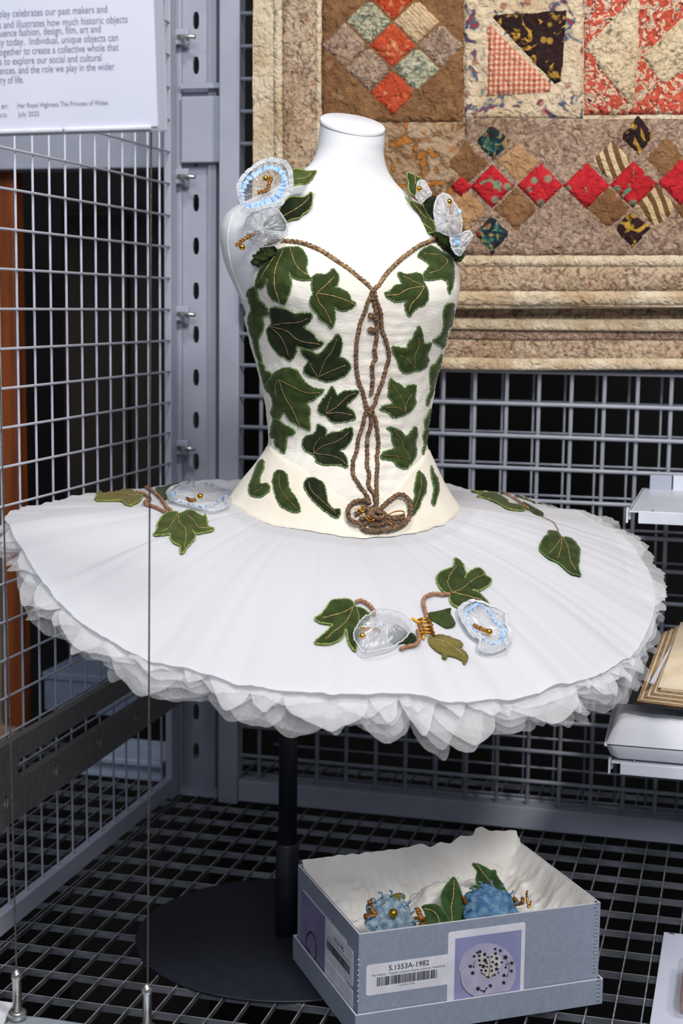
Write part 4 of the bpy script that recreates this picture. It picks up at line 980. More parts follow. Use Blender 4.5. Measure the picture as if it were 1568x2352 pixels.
for i in (-1, 0, 1):
    for j in (-1, 0, 1): patch(dia(1735+(i-j)*40, 106+(i+j)*40, 39.5), (REDO, SAGE, MAUVE)[(i+j) % 3], .003)
for (x, y, h, mt) in ((1193,374,53,TAN),(1407,373,54,STRW),(1531,366,53,BROWN),(1187,481,56,BROWN),(1399,479,55,BROWN),(1508,476,55,STRW),(1076,378,52,BROWN),(1072,482,53,TAN),(1590,480,50,BROWN),
                      (1134,327,47,DARKG),(1466,314,47,DARKF),(1131,538,48,DARKG),(1453,527,48,DARKF),(1062,430,24,REDD),(1132,429,50,REDD),(1242,427,52,REDD),(1348,427,53,REDD),(1455,425,54,REDD),(1564,420,53,REDD)):
    if mt: patch(dia(x, y, h), mt, .0025 if mt is not REDD else .0042)
patch(R4(742, 588, 1860, 612), CREAM2, .0015, 'narrow_strip'); patch(R4(742, 613, 1860, 668), BORD, .001, 'border_strip'); patch(R4(742, 669, 1860, 700), CREAM2, .0015, 'narrow_strip')
# folded tail of the quilt below its face
def fold(py0, py1, py0r, py1r, yd, mat, name, bulge=.008):
    nx_, nz_ = 70, 16; P = []
    for i in range(nx_+1):
        s = i/nx_; x = 700+1160*s; P.append([])
        ya, yb = py0+(py0r-py0)*s, py1+(py1r-py1)*s
        for j in range(nz_+1):
            u = j/nz_; y = ya+(yb-ya)*u; p = aty(x, y, YQ+yd); b = bulge*sqrt(max(0, 1-(2*u-1)**2))
            P[-1].append(p+V(0, -b-.003*noise.noise((p.x*12, p.z*30, 4))-.0015*noise.noise((p.x*50, p.z*40, 5)), .002*noise.noise((p.x*6, yd*50, 2))))
    B = [[p+V(0, .010, 0) for p in c] for c in P]
    mb = MB().grid(P); mb.grid(B); return mb.build(name, mat, qt)
for a in ((690, 712, 684, 706, .000, CREAM2, .004), (704, 736, 698, 744, .030, BORD, .002), (728, 752, 736, 766, .022, CREAM2, .004), (746, 776, 752, 784, .030, MAUVE, .003), (766, 834, 772, 838, .034, BORD, .003), (818, 848, 828, 852, .026, CREAM2, .005)):
    fold(*a[:6], 'folded_layer', a[6])

# ------------------------------------------------------------------ storage box with the headdress
CARD = M('grey_archive_card', srgb(142,150,168), .85, 0, srgb(136,144,162), 180, .2, 700)
CARDE = M('pale_card_edge', srgb(222,222,228), .8)
PAPER = M('white_label', srgb(226,226,236), .6)
INK = M('black_ink', srgb(50,50,66), .7)
BX0 = Vector((-.396, 1.595, .0046)); BA = Vector((.253, .172, 0)); BLn = BA.length; BA.normalize(); BB = Vector((-BA.y, BA.x, 0)); BWd = .226; BH = .1254
def bp_(a, b, z): return BX0+BA*a+BB*b+EZ*z
def bbox(mb, a0, a1, b0, b1, z0, z1):
    return mb.add([bp_(a, b, z) for z in (z0, z1) for a, b in ((a0, b0), (a1, b0), (a1, b1), (a0, b1))], [(0,3,2,1),(4,5,6,7),(0,1,5,4),(1,2,6,5),(2,3,7,6),(3,0,4,7)])
tray = thing('box_lid', 'shallow grey card lid set under the archive box as a tray', 'lid', bp_(BLn/2, BWd/2, 0))
e = .0045; w_ = .0018; LH = .0315
mb = MB(); bbox(mb, -e, BLn+e, -e, BWd+e, .0005, .0025); mb.build('lid_base', CARD, tray, smooth=False)
for nm, (a0, a1, b0, b1) in {'f': (-e, BLn+e, -e, -e+w_), 'b': (-e, BLn+e, BWd+e-w_, BWd+e), 'l': (-e, -e+w_, -e+w_, BWd+e-w_), 'r': (BLn+e-w_, BLn+e, -e+w_, BWd+e-w_)}.items():
    o = bbox(MB(), a0, a1, b0, b1, .0025, LH).build('lid_wall', CARD, tray, smooth=False)
    bbox(MB(), a0, a1, b0, b1, LH, LH+.0006).build('cut_edge', CARDE, o, smooth=False)
for k in range(6):
    MB().lathe(bp_(BLn+e-.006, -e, .006+.005*k), -BB, [(.0022, 0), (.0022, .0003), (.0012, .0006), (.0001, .0007)], 12).build('rivet', CARD, tray)
box = thing('archive_box', 'open grey card archive box with photo labels beside the stand', 'box', bp_(BLn/2, BWd/2, .003))
bbox(MB(), 0, BLn, 0, BWd, .003, .005).build('box_base', CARD, box, smooth=False)
for a0, a1, b0, b1 in ((0, BLn, 0, w_), (0, BLn, BWd-w_, BWd), (0, w_, w_, BWd-w_), (BLn-w_, BLn, w_, BWd-w_)):
    o = bbox(MB(), a0, a1, b0, b1, .005, BH).build('box_wall', CARD, box, smooth=False)
    bbox(MB(), a0, a1, b0, b1, BH, BH+.0006).build('cut_edge', CARDE, o, smooth=False)
for k in range(20):
    MB().lathe(bp_(BLn-.0055+.001*(k % 2), 0, .040+.0045*k), -BB, [(.0022, 0), (.0022, .0003), (.0012, .0006), (.0001, .0007)], 10).build('rivet', CARD, box)
for k in range(9):
    MB().ball(bp_(-.0002, .0004, .046+.0062*k), .0009, 8).build('stitch', CARDE, box)
def lab(on_front, a0, z0, a1, z1, mat, name, par, d=.0004, r=.003):
    """flat sticker: on the front wall (a along length) or on the left end wall (a along depth)"""
    pts = rounded(a0, z0, a1, z1, r)
    f = (lambda a, z, dd: bp_(a, -dd, z)) if on_front else (lambda a, z, dd: bp_(-dd, a, z))
    n = len(pts); return MB().add([f(a, z, d) for a, z in pts]+[f(a, z, 0) for a, z in pts], [tuple(range(n))]+[(i, (i+1) % n, n+(i+1) % n, n+i) for i in range(n)]).build(name, mat, par, smooth=False)
def text(txt, size, origin, xd, yd, mat, par, name='lettering', align='LEFT', sx=1.0, bold=0):
    cu = bpy.data.curves.new('t', 'FONT'); cu.body = txt; cu.size = size; cu.align_x = align; cu.resolution_u = 3; cu.offset = bold
    ob = bpy.data.objects.new('t', cu); COL.objects.link(ob); dg = bpy.context.evaluated_depsgraph_get()
    me0 = bpy.data.meshes.new_from_object(ob.evaluated_get(dg)); xd = Vector(xd).normalized(); yd = Vector(yd).normalized(); origin = Vector(origin)
    mb = MB().add([origin+xd*(v.co.x*sx)+yd*v.co.y for v in me0.vertices], [tuple(p.vertices) for p in me0.polygons])
    bpy.data.objects.remove(ob); bpy.data.curves.remove(cu); bpy.data.meshes.remove(me0)
    return mb.build(name, mat, par, smooth=False, fixn=False)
def bar_code(a0, z0, L, h, on_front, par, d):
    rnd = random.Random(5); a = 0; mb = MB(); f = (lambda x, z: bp_(x, -d, z)) if on_front else (lambda x, z: bp_(-d, x, z)); dirn = 1 if on_front else -1
    while a < L:
        w2 = rnd.choice((.0006, .0009, .0013, .002)); b = min(L, a+w2); mb.add([f(a0+dirn*a, z0), f(a0+dirn*b, z0), f(a0+dirn*b, z0+h), f(a0+dirn*a, z0+h)], [(0, 1, 2, 3)]); a = b+rnd.choice((.0005, .0007, .001))
    return mb.build('barcode', INK, par, smooth=False)
def on_wall(x, y):  # image point -> (a, z) on the front wall
    p = plp(x, y, BX0, BB); return (p-BX0).dot(BA), p.z-BX0.z
def on_end(x, y):
    p = plp(x, y, BX0, BA); return (p-BX0).dot(BB), p.z-BX0.z
a0, z1 = on_wall(841, 2222); a1, z0 = on_wall(1026, 2268)
zA = on_wall(845, 2287)[1]; zB = on_wall(845, 2217)[1]
l1 = lab(True, a0, zA, a1+.004, zB, PAPER, 'barcode_label', box, .0004)
LW = a1-a0; zc = (zA+zB)/2
text('S.1553A-1982', .0088, bp_(a0+LW*.52, -.0006, zB-.0095), BA, EZ, INK, l1, align='CENTER', bold=.0001)
text('Part Name - Theatre costume; Dance costume; Headdress', .0037, bp_(a0+LW*.52, -.0006, zB-.0142), BA, EZ, INK, l1, align='CENTER', sx=1.02)
bar_code(a0+LW*.13, zB-.0265, LW*.75, .0105, True, l1, .0006)
text('0119423 77246', .003, bp_(a0+LW*.5, -.0006, zB-.0300), BA, EZ, INK, l1, align='CENTER')
a2, z2 = on_wall(1029, 2137); a3, z3 = on_wall(1206, 2121)
l2 = lab(True, a2, LH-.012, a3, (on_wall(1029, 2138)[1]+on_wall(1206, 2121)[1])/2, PAPER, 'photo_label', box, .0007)
zt3 = (on_wall(1029, 2138)[1]+on_wall(1206, 2121)[1])/2
PH = M('photo_backdrop', srgb(150,150,196), .5, 0, srgb(136,138,178), 18)
PW = M('photo_white_tulle', srgb(178,174,198), .5, 0, srgb(168,164,188), 90)
PIV = M('photo_ivory', srgb(205,198,196), .5); PDK = M('photo_dark_leaf', srgb(34,36,44), .5); PBR = M('photo_brown', srgb(96,62,56), .5)
pw = a3-a2
lab(True, a2+pw*.09, LH-.010, a3-pw*.05, zt3-.0085, PH, 'photo_backdrop', l2, .0009, .0005)
def flat(pts_px, mat, name, d, par=None, c=None):
    pts = [on_wall(*p) for p in pts_px]; n = len(pts)
    return MB().add([bp_(a, -d, max(z, LH+.0005)) for a, z in pts], [tuple(range(n))]).build(name, mat, par or l2, smooth=False)
cp = crop(1000, 2110, 6.533)
flat(cp([(770+430*cos(a), 790+430*sin(a)*1.0) for a in [2*pi*k/48 for k in range(48)]]), PW, 'photo_skirt', .0011)
flat(cp([(790,600),(760,520),(700,495),(640,540),(615,640),(650,740),(700,820),(770,895),(830,870),(900,820),(950,740),(995,660),(960,560),(890,500),(820,530)]), PIV, 'photo_bodice', .0012)
rnd = random.Random(9); ivy = MB()
spots = [(730,530,34),(660,490,30),(620,505,26),(650,550,26),(570,560,28),(650,620,28),(735,620,38),(760,660,24),(660,690,26),(710,710,38),(765,715,20),(680,770,24),(745,775,26),(690,815,18),(725,835,18),(775,570,20),(835,565,22),(890,520,30),(910,590,32),(850,645,26),(905,680,34),(830,710,22),(910,750,34),(835,775,24),(880,835,22),(935,805,18),(850,850,18),(985,650,24),(1040,575,42),(1135,660,34),(1045,725,24),(1130,780,30),(1020,845,34),(1015,955,34),(965,475,28),(885,450,26),(515,710,32),(565,715,16),(550,810,36),(630,1045,38),(720,1085,26),(815,1000,34),(755,1040,18),(1068,855,14),(1058,680,16),(680,1075,14)]
for x, y, r in spots:
    k = rnd.random()*6; pts = []
    for i in range(10):
        a = k+2*pi*i/10; q = r*(1.05 if i % 2 == 0 else .62); pts.append(cp([(x+q*cos(a), y+q*sin(a))])[0])
    P_ = [on_wall(*p) for p in pts]; ivy.add([bp_(a, -.0013, max(z, LH+.0005)) for a, z in P_], [tuple(range(10))])
tag(ivy.build('photo_ivy_leaves', PDK, l2, smooth=False), kind='stuff')
for pts in ([(800,560),(805,700),(790,860)], [(590,620),(560,680),(555,730)], [(1070,630),(1100,700),(1085,790),(1065,860)], [(660,1060),(740,1070),(770,1020)], [(350,770),(380,960),(450,1080),(560,1160)]):
    MB().tube([bp_(a, -.0013, max(z, LH+.0005)) for a, z in [on_wall(*q) for q in cp([tuple(v) for v in cr_open([Vector(p) for p in pts], 20)])]], .00035, 5).build('photo_stem', PBR, l2)
flat(cp([(740,860),(790,850),(815,870),(790,890),(750,880)]), PBR, 'photo_bow', .0014)
# end wall labels
def endp(x, y): return on_end(x, y)
ce = crop(690, 2100, 8.2526)
def eflat(pts_px, mat, name, d, par):
    pts = [endp(*p) for p in pts_px]; n = len(pts)
    return MB().add([bp_(-d, a, z) for a, z in pts], [tuple(range(n))]).build(name, mat, par, smooth=False)
bA = endp(*ce([(30, 600)])[0]); 
l3 = lab(False, .040, .020, .205, .102, PAPER, 'photo_label', box, .0004)
b_l, _ = endp(*ce([(30, 300)])[0]); b_r, _ = endp(*ce([(470, 700)])[0]); b_e, _ = endp(*ce([(1000, 1200)])[0])
PHE = M('photo_backdrop_violet', srgb(128,122,160), .5, 0, srgb(140,134,172), 20)
lab(False, b_r, .020, min(.222, b_l+.001), .100, PHE, 'photo_backdrop', l3, .0007, .0005)
MB().tube(cr_open([bp_(-.0009, *endp(*p)) for p in ce([(190,720),(130,600),(125,450),(170,350),(220,340),(280,430),(310,600),(310,760),(290,850)])], .002), .0011, 6, jit=.6).build('photo_wreath', M('photo_dark_wreath', srgb(40,32,36), .6, 0, srgb(80,58,40), 500), l3)
l4 = lab(False, b_e, .055, b_r-.0008, .098, PAPER, 'barcode_label', box, .0009)
l5 = lab(False, b_e, .012, b_r-.0008, .051, PAPER, 'blank_label', box, .0009)
eL = b_r-b_e
text('S.1553A-1982', .0085, bp_(-.0011, b_r-eL*.5, .0845), -BB, EZ, INK, l4, align='CENTER', sx=.8)
text('Part Name - Theatre costume; Dance costume; Headdress', .0034, bp_(-.0011, b_r-eL*.5, .0795), -BB, EZ, INK, l4, align='CENTER', sx=.95)
bar_code(b_r-eL*.08, .066, eL*.82, .0105, False, l4, .0011)
# tissue paper
TISS = M('white_tissue', srgb(232,229,224), .7, 0, srgb(222,217,210), 15, .3, 220)
random.seed(5); nx_, ny_ = 110, 84; P = []
def ridg(x, y, s): return 1-abs(noise.noise((x*s, y*s, s)))*2
for i in range(nx_+1):
    a = .004+(BLn-.008)*i/nx_; col = []
    for j in range(ny_+1):
        b = .004+(BWd-.008)*j/ny_
        dl, dr, df, db = a-.004, BLn-.004-a, b-.004, BWd-.004-b
        base = .062+.018*ridg(a, b, 16)+.008*ridg(a, b, 40)+.004*ridg(a, b, 90)
        up_ = 0
        for d, hgt, wd in ((dl, BH-.001, .030), (dr, BH+.002, .050), (df, BH-.0005, .018), (db, BH+.008, .055)):
            k = max(0, 1-d/wd)**1.6; up_ = max(up_, k*(hgt-base)/1.0)
        z = base+up_+(.003*noise.noise((a*60, b*60, 3)) if min(dl, dr, df, db) > .004 else 0)
        if db < .003: z += .006*max(0, noise.noise((a*22, 1, 1)))+.004*noise.noise((a*70, 2, 1))+.010*exp(-((a-.245)/.03)**2)
        if db < .012 and dr < .06: z += .006
        col.append(bp_(a, b, z))
    P.append(col)
ts = thing('tissue_paper', 'crumpled white tissue paper lining the open archive box', 'tissue paper', bp_(BLn/2, BWd/2, .05))
MB().grid(P).build('lining_sheet', TISS, ts)
P = []
for i in range(40):
    P.append([])
    for j in range(30):
        a, b = .10+.14*i/39, .07+.10*j/29; u, v = i/39*2-1, j/29*2-1; k = max(0, 1-u*u-v*v)
        P[-1].append(bp_(a, b, .072+.038*sqrt(k)+.012*ridg(a, b, 30)*sqrt(k)+.005*ridg(a, b, 75)))
MB().grid(P).build('crumpled_sheet', TISS, ts)
# headdress
hd = thing('headdress', 'headdress of blue flowers, green velvet leaves and gold cord in tissue', 'headdress', bp_(.12, .06, .08))
def hpl(b, tilt=0.0, yawk=0.0): return on_plane(bp_(.1, b, .1), (-BB+BA*yawk+EZ*tilt), 0)
ch = crop(820, 1960, 3.5636)
BLUEW = M('blue_mohair', srgb(58,104,150), .85, 0, srgb(118,158,186), 120, 1.0, 420, lo=.35, hi=.65)
BLUEG = M('teal_mohair', srgb(96,124,146), .8, 0, srgb(160,180,190), 160, 1.0, 420, lo=.35, hi=.65)
def hleaf(b, tilt, poly, veins, mat=None, bend=0):
    return leaf(on_plane(bp_(.1, b, .1), (-BB+EZ*tilt), bend, BA), ch(poly), [ch(v) for v in veins], hd, mat or VELVETG, TRIM, VEIN, .0016, 0, .25, True, name='velvet_leaf', step=2, gap=5, tr=.0008, vr=.0008)
VELVETG = M('green_velvet_headdress', srgb(58,86,48), .8, 0, srgb(42,66,34), 70, .3, 900, sheen=.3, spec=.15)
hleaf(.055, .35, [(790,195),(820,240),(850,320),(870,400),(875,480),(870,560),(860,620),(760,620),(735,540),(705,470),(690,400),(690,330),(720,270),(760,220)], [[(788,220),(780,350),(765,450),(775,560)]])
hleaf(.050, .45, [(530,435),(580,420),(640,420),(680,440),(700,475),(740,520),(760,620),(560,620),(565,540),(545,470)], [[(545,455),(610,470),(650,510),(675,580)]])
hleaf(.060, .45, [(875,470),(890,400),(930,370),(990,370),(1000,400),(960,440),(910,500),(890,560),(880,600),(860,560)], [[(885,500),(930,430),(985,395)]])
hleaf(.085, .30, [(940,90),(980,85),(1040,110),(1090,140),(1130,140),(1140,180),(1180,240),(1220,310),(1260,360),(1230,390),(1180,400),(1100,340),(1040,300),(990,260),(970,210),(980,150)], [[(975,95),(1040,180),(1100,260),(1155,360)],[(1190,300),(1180,360)]])
hleaf(.075, .40, [(930,280),(985,262),(1050,260),(1090,290),(1130,350),(1100,370),(1040,370),(1015,390),(990,340)], [[(950,290),(1020,310),(1060,350)]])
leaf(on_plane(bp_(.1, .075, .1), (-BB+EZ*.8)), ch([(205,430),(240,390),(290,345),(350,330),(385,345),(380,375),(360,360),(350,400),(410,430),(400,470),(300,480),(220,470)]), [], hd, OLIVE, OLIVE, None, .0014, 0, .2, True, name='dried_leaf', step=2, gap=5)
def dome(px_, py_, b, r, h, mat, name, mat2=None):
    c = plp(px_, py_, bp_(.1, b, .1), BB); P = []
    ax = (EZ*.75-BB*.66).normalized(); u = BA; v = ax.cross(u)
    for i in range(60):
        a = 2*pi*i/60; row = []
        for j in range(16):
            s = .02+.98*j/15; rr = r*s*(1+.07*sin(7*a+s*4)+.05*noise.noise((cos(a)*2, sin(a)*2, s*4)))
            row.append(c+u*rr*cos(a)+v*rr*sin(a)+ax*(h*(1-s*s)+.0022*noise.noise((cos(a)*4*s, sin(a)*4*s, 8))+.0016*sin(s*16)-.006*exp(-(s/.25)**2)))
        P.append(row)
    d = MB().grid(P, True).build(name, mat, hd); return d, c, ax
d1, c1, ax1 = dome(895, 2112, .040, .030, .020, BLUEG, 'blue_flower')
MB().ball(plp(898, 2107, bp_(.1, .030, .1), BB)+ax1*.010, .0055, 18).build('bead', BEAD, d1)
for k in range(14):
    a = 2*pi*k/14; u = BA; v = ax1.cross(u); q = c1+(u*cos(a)+v*sin(a))*.024+ax1*.010
    MB().tube(cr_open([q, q+(u*cos(a)+v*sin(a))*.004+ax1*.004, q+(u*cos(a+.25)+v*sin(a+.25))*.007+ax1*.001], .001), .0011, 6, jit=.4).build('wool_tuft', BLUEW, d1)
d2, c2x, ax2 = dome(1127, 2092, .050, .034, .022, BLUEW, 'blue_flower')
for k in range(14):
    a = 2*pi*k/14; u = BA; v = ax2.cross(u); q = c2x+(u*cos(a)+v*sin(a))*.028+ax2*.010
    MB().tube(cr_open([q, q+(u*cos(a)+v*sin(a))*.004+ax2*.004, q+(u*cos(a+.25)+v*sin(a+.25))*.007+ax2*.001], .001), .0011, 6, jit=.4).build('wool_tuft', BLUEW, d2)
def hcord(pts, b, r, name='gold_cord', mat=None):
    P_ = cr_open([plp(x, y, bp_(.1, b, .1), BB)+BB*.004*sin(i*2.1) for i, (x, y) in enumerate(ch(pts))], .0012)
    return MB().tube(P_, r, 9, rope=.28, pitch=.005, jit=.2).build(name, mat or GOLDC, hd)
hcord([(105,390),(115,440),(130,490),(90,510),(70,525),(120,500),(165,480),(150,530),(125,575)], .040, .0028)
hcord([(455,560),(480,545),(505,530),(515,490),(500,460),(510,520),(550,540),(555,565),(510,580)], .030, .0025)
hcord([(865,360),(885,380),(880,400)], .060, .0022)
hcord([(1220,410),(1260,440),(1300,400),(1290,370),(1320,420),(1340,390),(1355,365)], .060, .0022)
hcord([(1390,310),(1397,350),(1392,440)], .060, .0013, 'gold_wire', GOLD); hcord([(1422,390),(1420,440)], .060, .0010, 'gold_wire', GOLD)
MB().tube(cr_open([plp(x, y, bp_(.1, .062, .1), BB)+BB*.003*sin(i*1.7) for i, (x, y) in enumerate(ch([(1215,400),(1250,380),(1280,400),(1265,430),(1235,425),(1245,395),(1275,385)]))], .001), .003, 8, jit=.4).build('brown_knot', CORD, hd)

# ------------------------------------------------------------------ hanging sign
SIGN = sheer('frosted_acrylic', srgb(214,214,226), .8, .2, 0, .15)
SHEET = M('printed_page', srgb(214,216,230), .55, 0, srgb(208,211,226), 6)
sgT = 1.475
sn = (-EF-ER*.22-EZ*.05).normalized(); sp0 = att(200, 150, sgT)
sx_ = (plp(362, 290, sp0, sn)-plp(0, 301, sp0, sn)).normalized(); sy_ = (plp(340, 0, sp0, sn)-plp(362, 290, sp0, sn)); sy_ = (sy_-sx_*sy_.dot(sx_)).normalized()
so = plp(362, 290, sp0, sn)
sg = thing('display_sign', 'printed white text panel in clear holder hung on the cables', 'sign', plp(200, 300, sp0, sn))
fn = sx_.cross(sy_).normalized(); fn = fn if fn.dot(CAM-so) > 0 else -fn
def sg_box(u0, u1, v0, v1, d0, d1, name, mat, par, bev=0):
    return MB().add([so+sx_*u+sy_*v+fn*d for d in (d0, d1) for u, v in ((u0, v0), (u1, v0), (u1, v1), (u0, v1))], [(0,3,2,1),(4,5,6,7),(0,1,5,4),(1,2,6,5),(2,3,7,6),(3,0,4,7)]).build(name, mat, par, smooth=False, bevel=bev)
k_ = .001*(so-CAM).dot(FW)/F_PX*1000   # metres per image pixel at the sign
sg_box(-560*k_, 22*k_, -12*k_, 330*k_, -.004, -.0012, 'holder', SIGN, sg, .0015)
pg = sg_box(-540*k_, 0, 0, 330*k_, -.0011, .0004, 'page', SHEET, sg)
CLIPM = M('clear_clip', srgb(226,226,236), .2)
sg_box(-228*k_, -16*k_, -7*k_, 2*k_, -.003, .003, 'bottom_clip', CLIPM, sg, .001); sg_box(-500*k_, -226*k_-.003, -7*k_, 2*k_, -.003, .003, 'bottom_clip', CLIPM, sg, .001)
TXT = M('grey_ink', srgb(112,112,136), .7)
def sline(txt, px_, py_, w_px, size_px, mat=TXT):
    """one printed line: starts at image (px_,py_) on the page, runs w_px wide"""
    p = plp(px_, py_, sp0, sn); u = (p-so).dot(sx_); v = (p-so).dot(sy_)
    o = text(txt, size_px*k_*1.38, so+sx_*u+sy_*v+fn*.0006, sx_, sy_, mat, pg)
    xs_ = [(Vector(vv.co)-(so+sx_*u)).dot(sx_) for vv in o.data.vertices]
    L = max(xs_); f = w_px*k_/L
    for vv in o.data.vertices:
        q = (vv.co-(so+sx_*u+sy_*v)).dot(sx_); vv.co = vv.co+sx_*(q*(f-1))
for txt, x, y, w2 in (('splay celebrates our past makers and', -9, 41, 274), ('rs and illustrates how much historic objects', -9, 66, 324), ('fluence fashion, design, film, art and', -8, 85, 258), ('ity today.  Individual, unique objects can', -6, 106, 298),
                     ('together to create a collective whole that', -6, 128, 300), ('ns to explore our social and cultural', -9, 150, 262), ('rences, and the role we play in the wider', -8, 171, 293), ('stry of life.', -9, 193, 70)):
    sline(txt, x, y, w2, 17.5)
sline('A BY:', -8, 250, 32, 8.5); sline('Her Royal Highness The Princess of Wales', 40, 248, 225, 11.5); sline('NICS:', -10, 270, 30, 8.5); sline('July 2025', 43, 268, 52, 11.5)

# ------------------------------------------------------------------ shelves on the right
SHELF = M('white_shelf_steel', srgb(214,218,228), .35, 0, srgb(208,212,224), 20)
def shelf(z, lab, x0):
    t = thing('metal_shelf', lab, 'shelf', (x0+.2, 2.2, z), 'white metal shelves on the mesh')
    yf = 2.075
    MB().box((x0-.012, yf+.002, z-.002), (x0+.5, 2.355, z)).build('shelf_top', SHELF, t, smooth=False)
    MB().box((x0, yf-.001, z-.0165), (x0+.5, yf+.002, z+.0006)).build('front_lip', SHELF, t, smooth=False, bevel=.001)
    MB().box((x0-.016, yf-.003, z-.016), (x0-.0135, yf+.012, z+.004)).build('end_tab', SHELF, t, smooth=False)
    MB().box((x0-.014, yf+.012, z-.013), (x0-.011, 2.355, z)).build('end_lip', SHELF, t, smooth=False)
    MB().box((x0-.002, 2.335, z-.045), (x0+.030, 2.352, z+.022)).build('mesh_bracket', GREY, t, smooth=False, bevel=.001)
    MB().box((x0+.032, 2.345, z-.01), (x0+.5, 2.352, z+.022)).build('back_flange', SHELF, t, smooth=False)
    MB().cyl((x0+.018, yf+.008, z), (x0+.018, yf+.008, z+.0025), .0016, 10).build('stud', CHROME, t)
    return t
shelf(.562, 'white metal shelf fixed to the mesh above the book', -.1365)
shelf(.212, 'white metal shelf carrying the book on its wrapped cushion', -.148)
# cushion wrapped in white paper-like cloth
CUSH = M('white_wrap', srgb(232,233,240), .75, 0, srgb(224,226,235), 25, .25, 60)
cu = thing('wrapped_cushion', 'white wrapped cushion on the lower shelf under the book', 'cushion', (0, 2.2, .213))
cx0, cx1, cy0, cy1 = -.172, .25, 2.072, 2.335; nx_, ny_ = 70, 50; zc0 = .214
def cush(u, v, top_):
    x = cx0+(cx1-cx0)*u; y = cy0+(cy1-cy0)*v
    e1 = max(0, min(u*15, 1, v*16, (1-v)*7)); k = sqrt(1-(1-e1)**2)
    h = (.056+.045*v)*k if top_ else 0
    z0 = .030*(1-k)*.8
    x += -.008*(v-.5)*(1-u*4 if u < .25 else 0)
    wv = .004*noise.noise((x*30, y*24, top_))+.0025*noise.noise((x*90, y*60, 3))+.003*(1-abs(noise.noise((x*22, y*9, 7)))*2)
    return Vector((x, y, zc0+max(z0*.5, h*.98)+(wv*k if top_ else .0005)+(.012*(1-k) if top_ else .010*(1-k))))
Pt = [[cush(i/nx_, j/ny_, 1) for j in range(ny_+1)] for i in range(nx_+1)]; Pb = [[cush(i/nx_, j/ny_, 0) for j in range(ny_+1)] for i in range(nx_+1)]
mb = MB().grid(Pt); mb.grid(Pb); mb.build('cushion_body', CUSH, cu)
MB().tube(cr_open([Pt[0][j]+V(-.001, 0, -.002) for j in range(0, ny_+1, 5)], .01), .0022, 8, jit=.3).build('folded_seam', CUSH, cu)
# book lying open, tilted up on the cushion
BKP = M('aged_paper', srgb(240,222,196), .8, 0, srgb(228,206,174), 30, .1, 500)
BKE = M('browned_page_edge', srgb(196,160,116), .85, 0, srgb(160,120,80), 120, .3, 900, stretch=(1, 1, 8))
BKC = M('black_cover', srgb(38,38,42), .5, 0, srgb(30,30,34), 80, .2, 500)
bk = thing('open_book', 'old open book with browned page edges on the wrapped cushion', 'book', (0, 2.2, .3))
n0 = aty(1441, 1613, 2.085); f0 = aty(1502, 1452, 2.30)
bo = n0; bv_ = (f0-n0); bl = bv_.length; bv_.normalize(); bu = Vector((1, .03, .0)); bu = (bu-bv_*bu.dot(bv_)).normalized(); bn = bu.cross(bv_).normalized(); bn = bn if bn.z > 0 else -bn
def bk_box(u0, u1, v0, v1, w0, w1, name, mat, sk=0, bev=.0006):
    return MB().add([bo+bu*(u+sk*w)+bv_*v+bn*w for w in (w0, w1) for u, v in ((u0, v0), (u1, v0), (u1, v1), (u0, v1))], [(0,3,2,1),(4,5,6,7),(0,1,5,4),(1,2,6,5),(2,3,7,6),(3,0,4,7)]).build(name, mat, bk, smooth=False, bevel=bev)
bk_box(0, .30, 0, bl, -.003, 0, 'cover', BKC, 0, .001)
for i in range(8):
    bk_box(.011+.0030*i, .29, .004+.0008*i, bl-.003, .0004+.0028*i, .0004+.0028*i+.0021, 'page_leaf', BKE if i % 2 == 0 else BKP, .5, .0003)
bk_box(.011+.003*8+.004, .288, .010, bl-.004, .0230, .0238, 'top_page', BKP, 0, .0002)
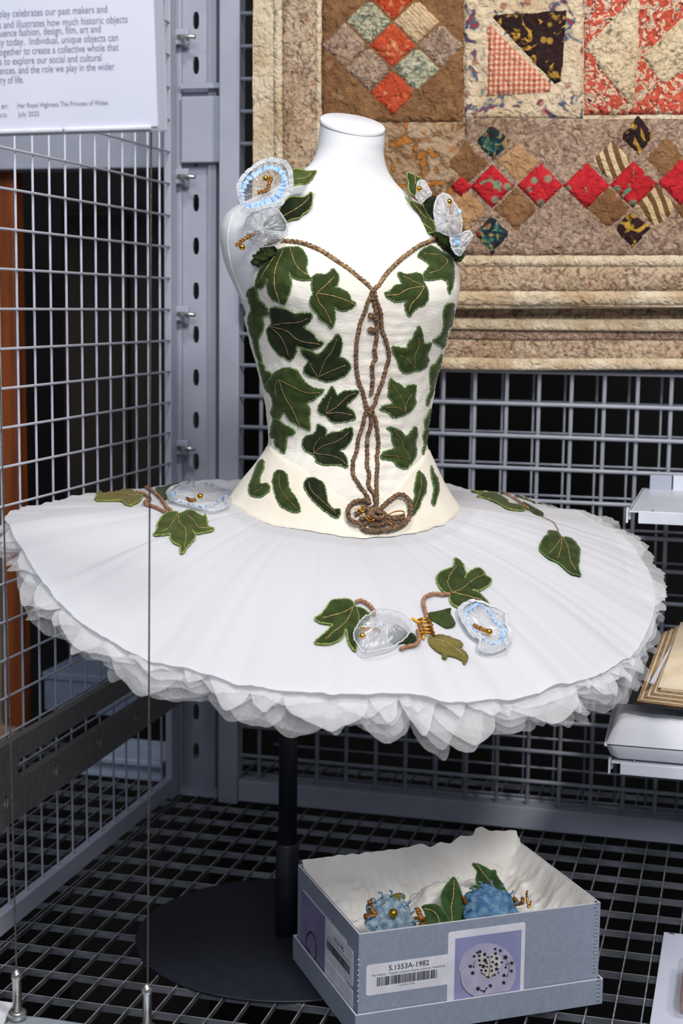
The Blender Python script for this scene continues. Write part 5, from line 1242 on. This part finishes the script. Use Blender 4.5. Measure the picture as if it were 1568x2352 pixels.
sl = [(.026, .018), (.033, .018), (.038, bl*.62), (.0365, bl*.62)]
MB().add([bo+bu*u+bv_*v+bn*.0241 for u, v in sl]+[bo+bu*u+bv_*v+bn*.0238 for u, v in sl], [(0,1,2,3),(4,7,6,5),(0,4,5,1),(1,5,6,2),(2,6,7,3),(3,7,4,0)]).build('paper_marker', M('marker_paper', srgb(228,228,234), .7), bk, smooth=False)
MB().add([bo+bu*u+bv_*v+bn*.0240 for u, v in ((.095, .10), (.14, .10), (.14, .16), (.095, .16))], [(0, 1, 2, 3)]).build('mounted_photo', M('sepia_photo', srgb(150,112,76), .6), bk, smooth=False)

# ------------------------------------------------------------------ pale board lying on the grating at the right
BRD = M('pale_board', srgb(206,210,226), .5, 0, srgb(200,205,222), 8)
bd = thing('display_board', 'pale flat board on the grating right of the archive box', 'board', (0, 1.9, 0))
q0, q1 = atz(1524, 2140, .006), atz(1489, 2360, .006)
MB().add([Vector((x, y, z)) for z in (.0005, .006) for x, y in ((q1.x, 1.60), (.30, 1.60), (.30, q0.y), (q0.x, q0.y))], [(0,3,2,1),(4,5,6,7),(0,1,5,4),(1,2,6,5),(2,3,7,6),(3,0,4,7)]).build('board_panel', BRD, bd, smooth=False, bevel=.001)
p = atz(1541, 2146, .006); MB().tube([p+V(-.003, 0, .0005), p+V(0, .001, .0012), p+V(.004, -.0005, .0005)], .0006, 6).build('hook', M('dark_hook', srgb(60,60,66), .5), bd)
pk = thing('wrapped_parcel', 'brown parcel in clear plastic on the pale board', 'parcel', atz(1590, 2270, .006))
p0 = atz(1563, 2290, .0065)
MB().box((p0.x, p0.y-.05, .0075), (p0.x+.12, p0.y+.055, .030)).build('parcel_body', M('russet_cloth', srgb(150,84,52), .8, 0, srgb(110,58,38), 90, .4, 300), pk, smooth=False, bevel=.006)
MB().box((p0.x-.006, p0.y-.060, .0065), (p0.x+.126, p0.y+.062, .032)).build('plastic_wrap', sheer('clear_plastic', srgb(230,232,240), .22, .15, 0, .4), pk, smooth=False, bevel=.005)
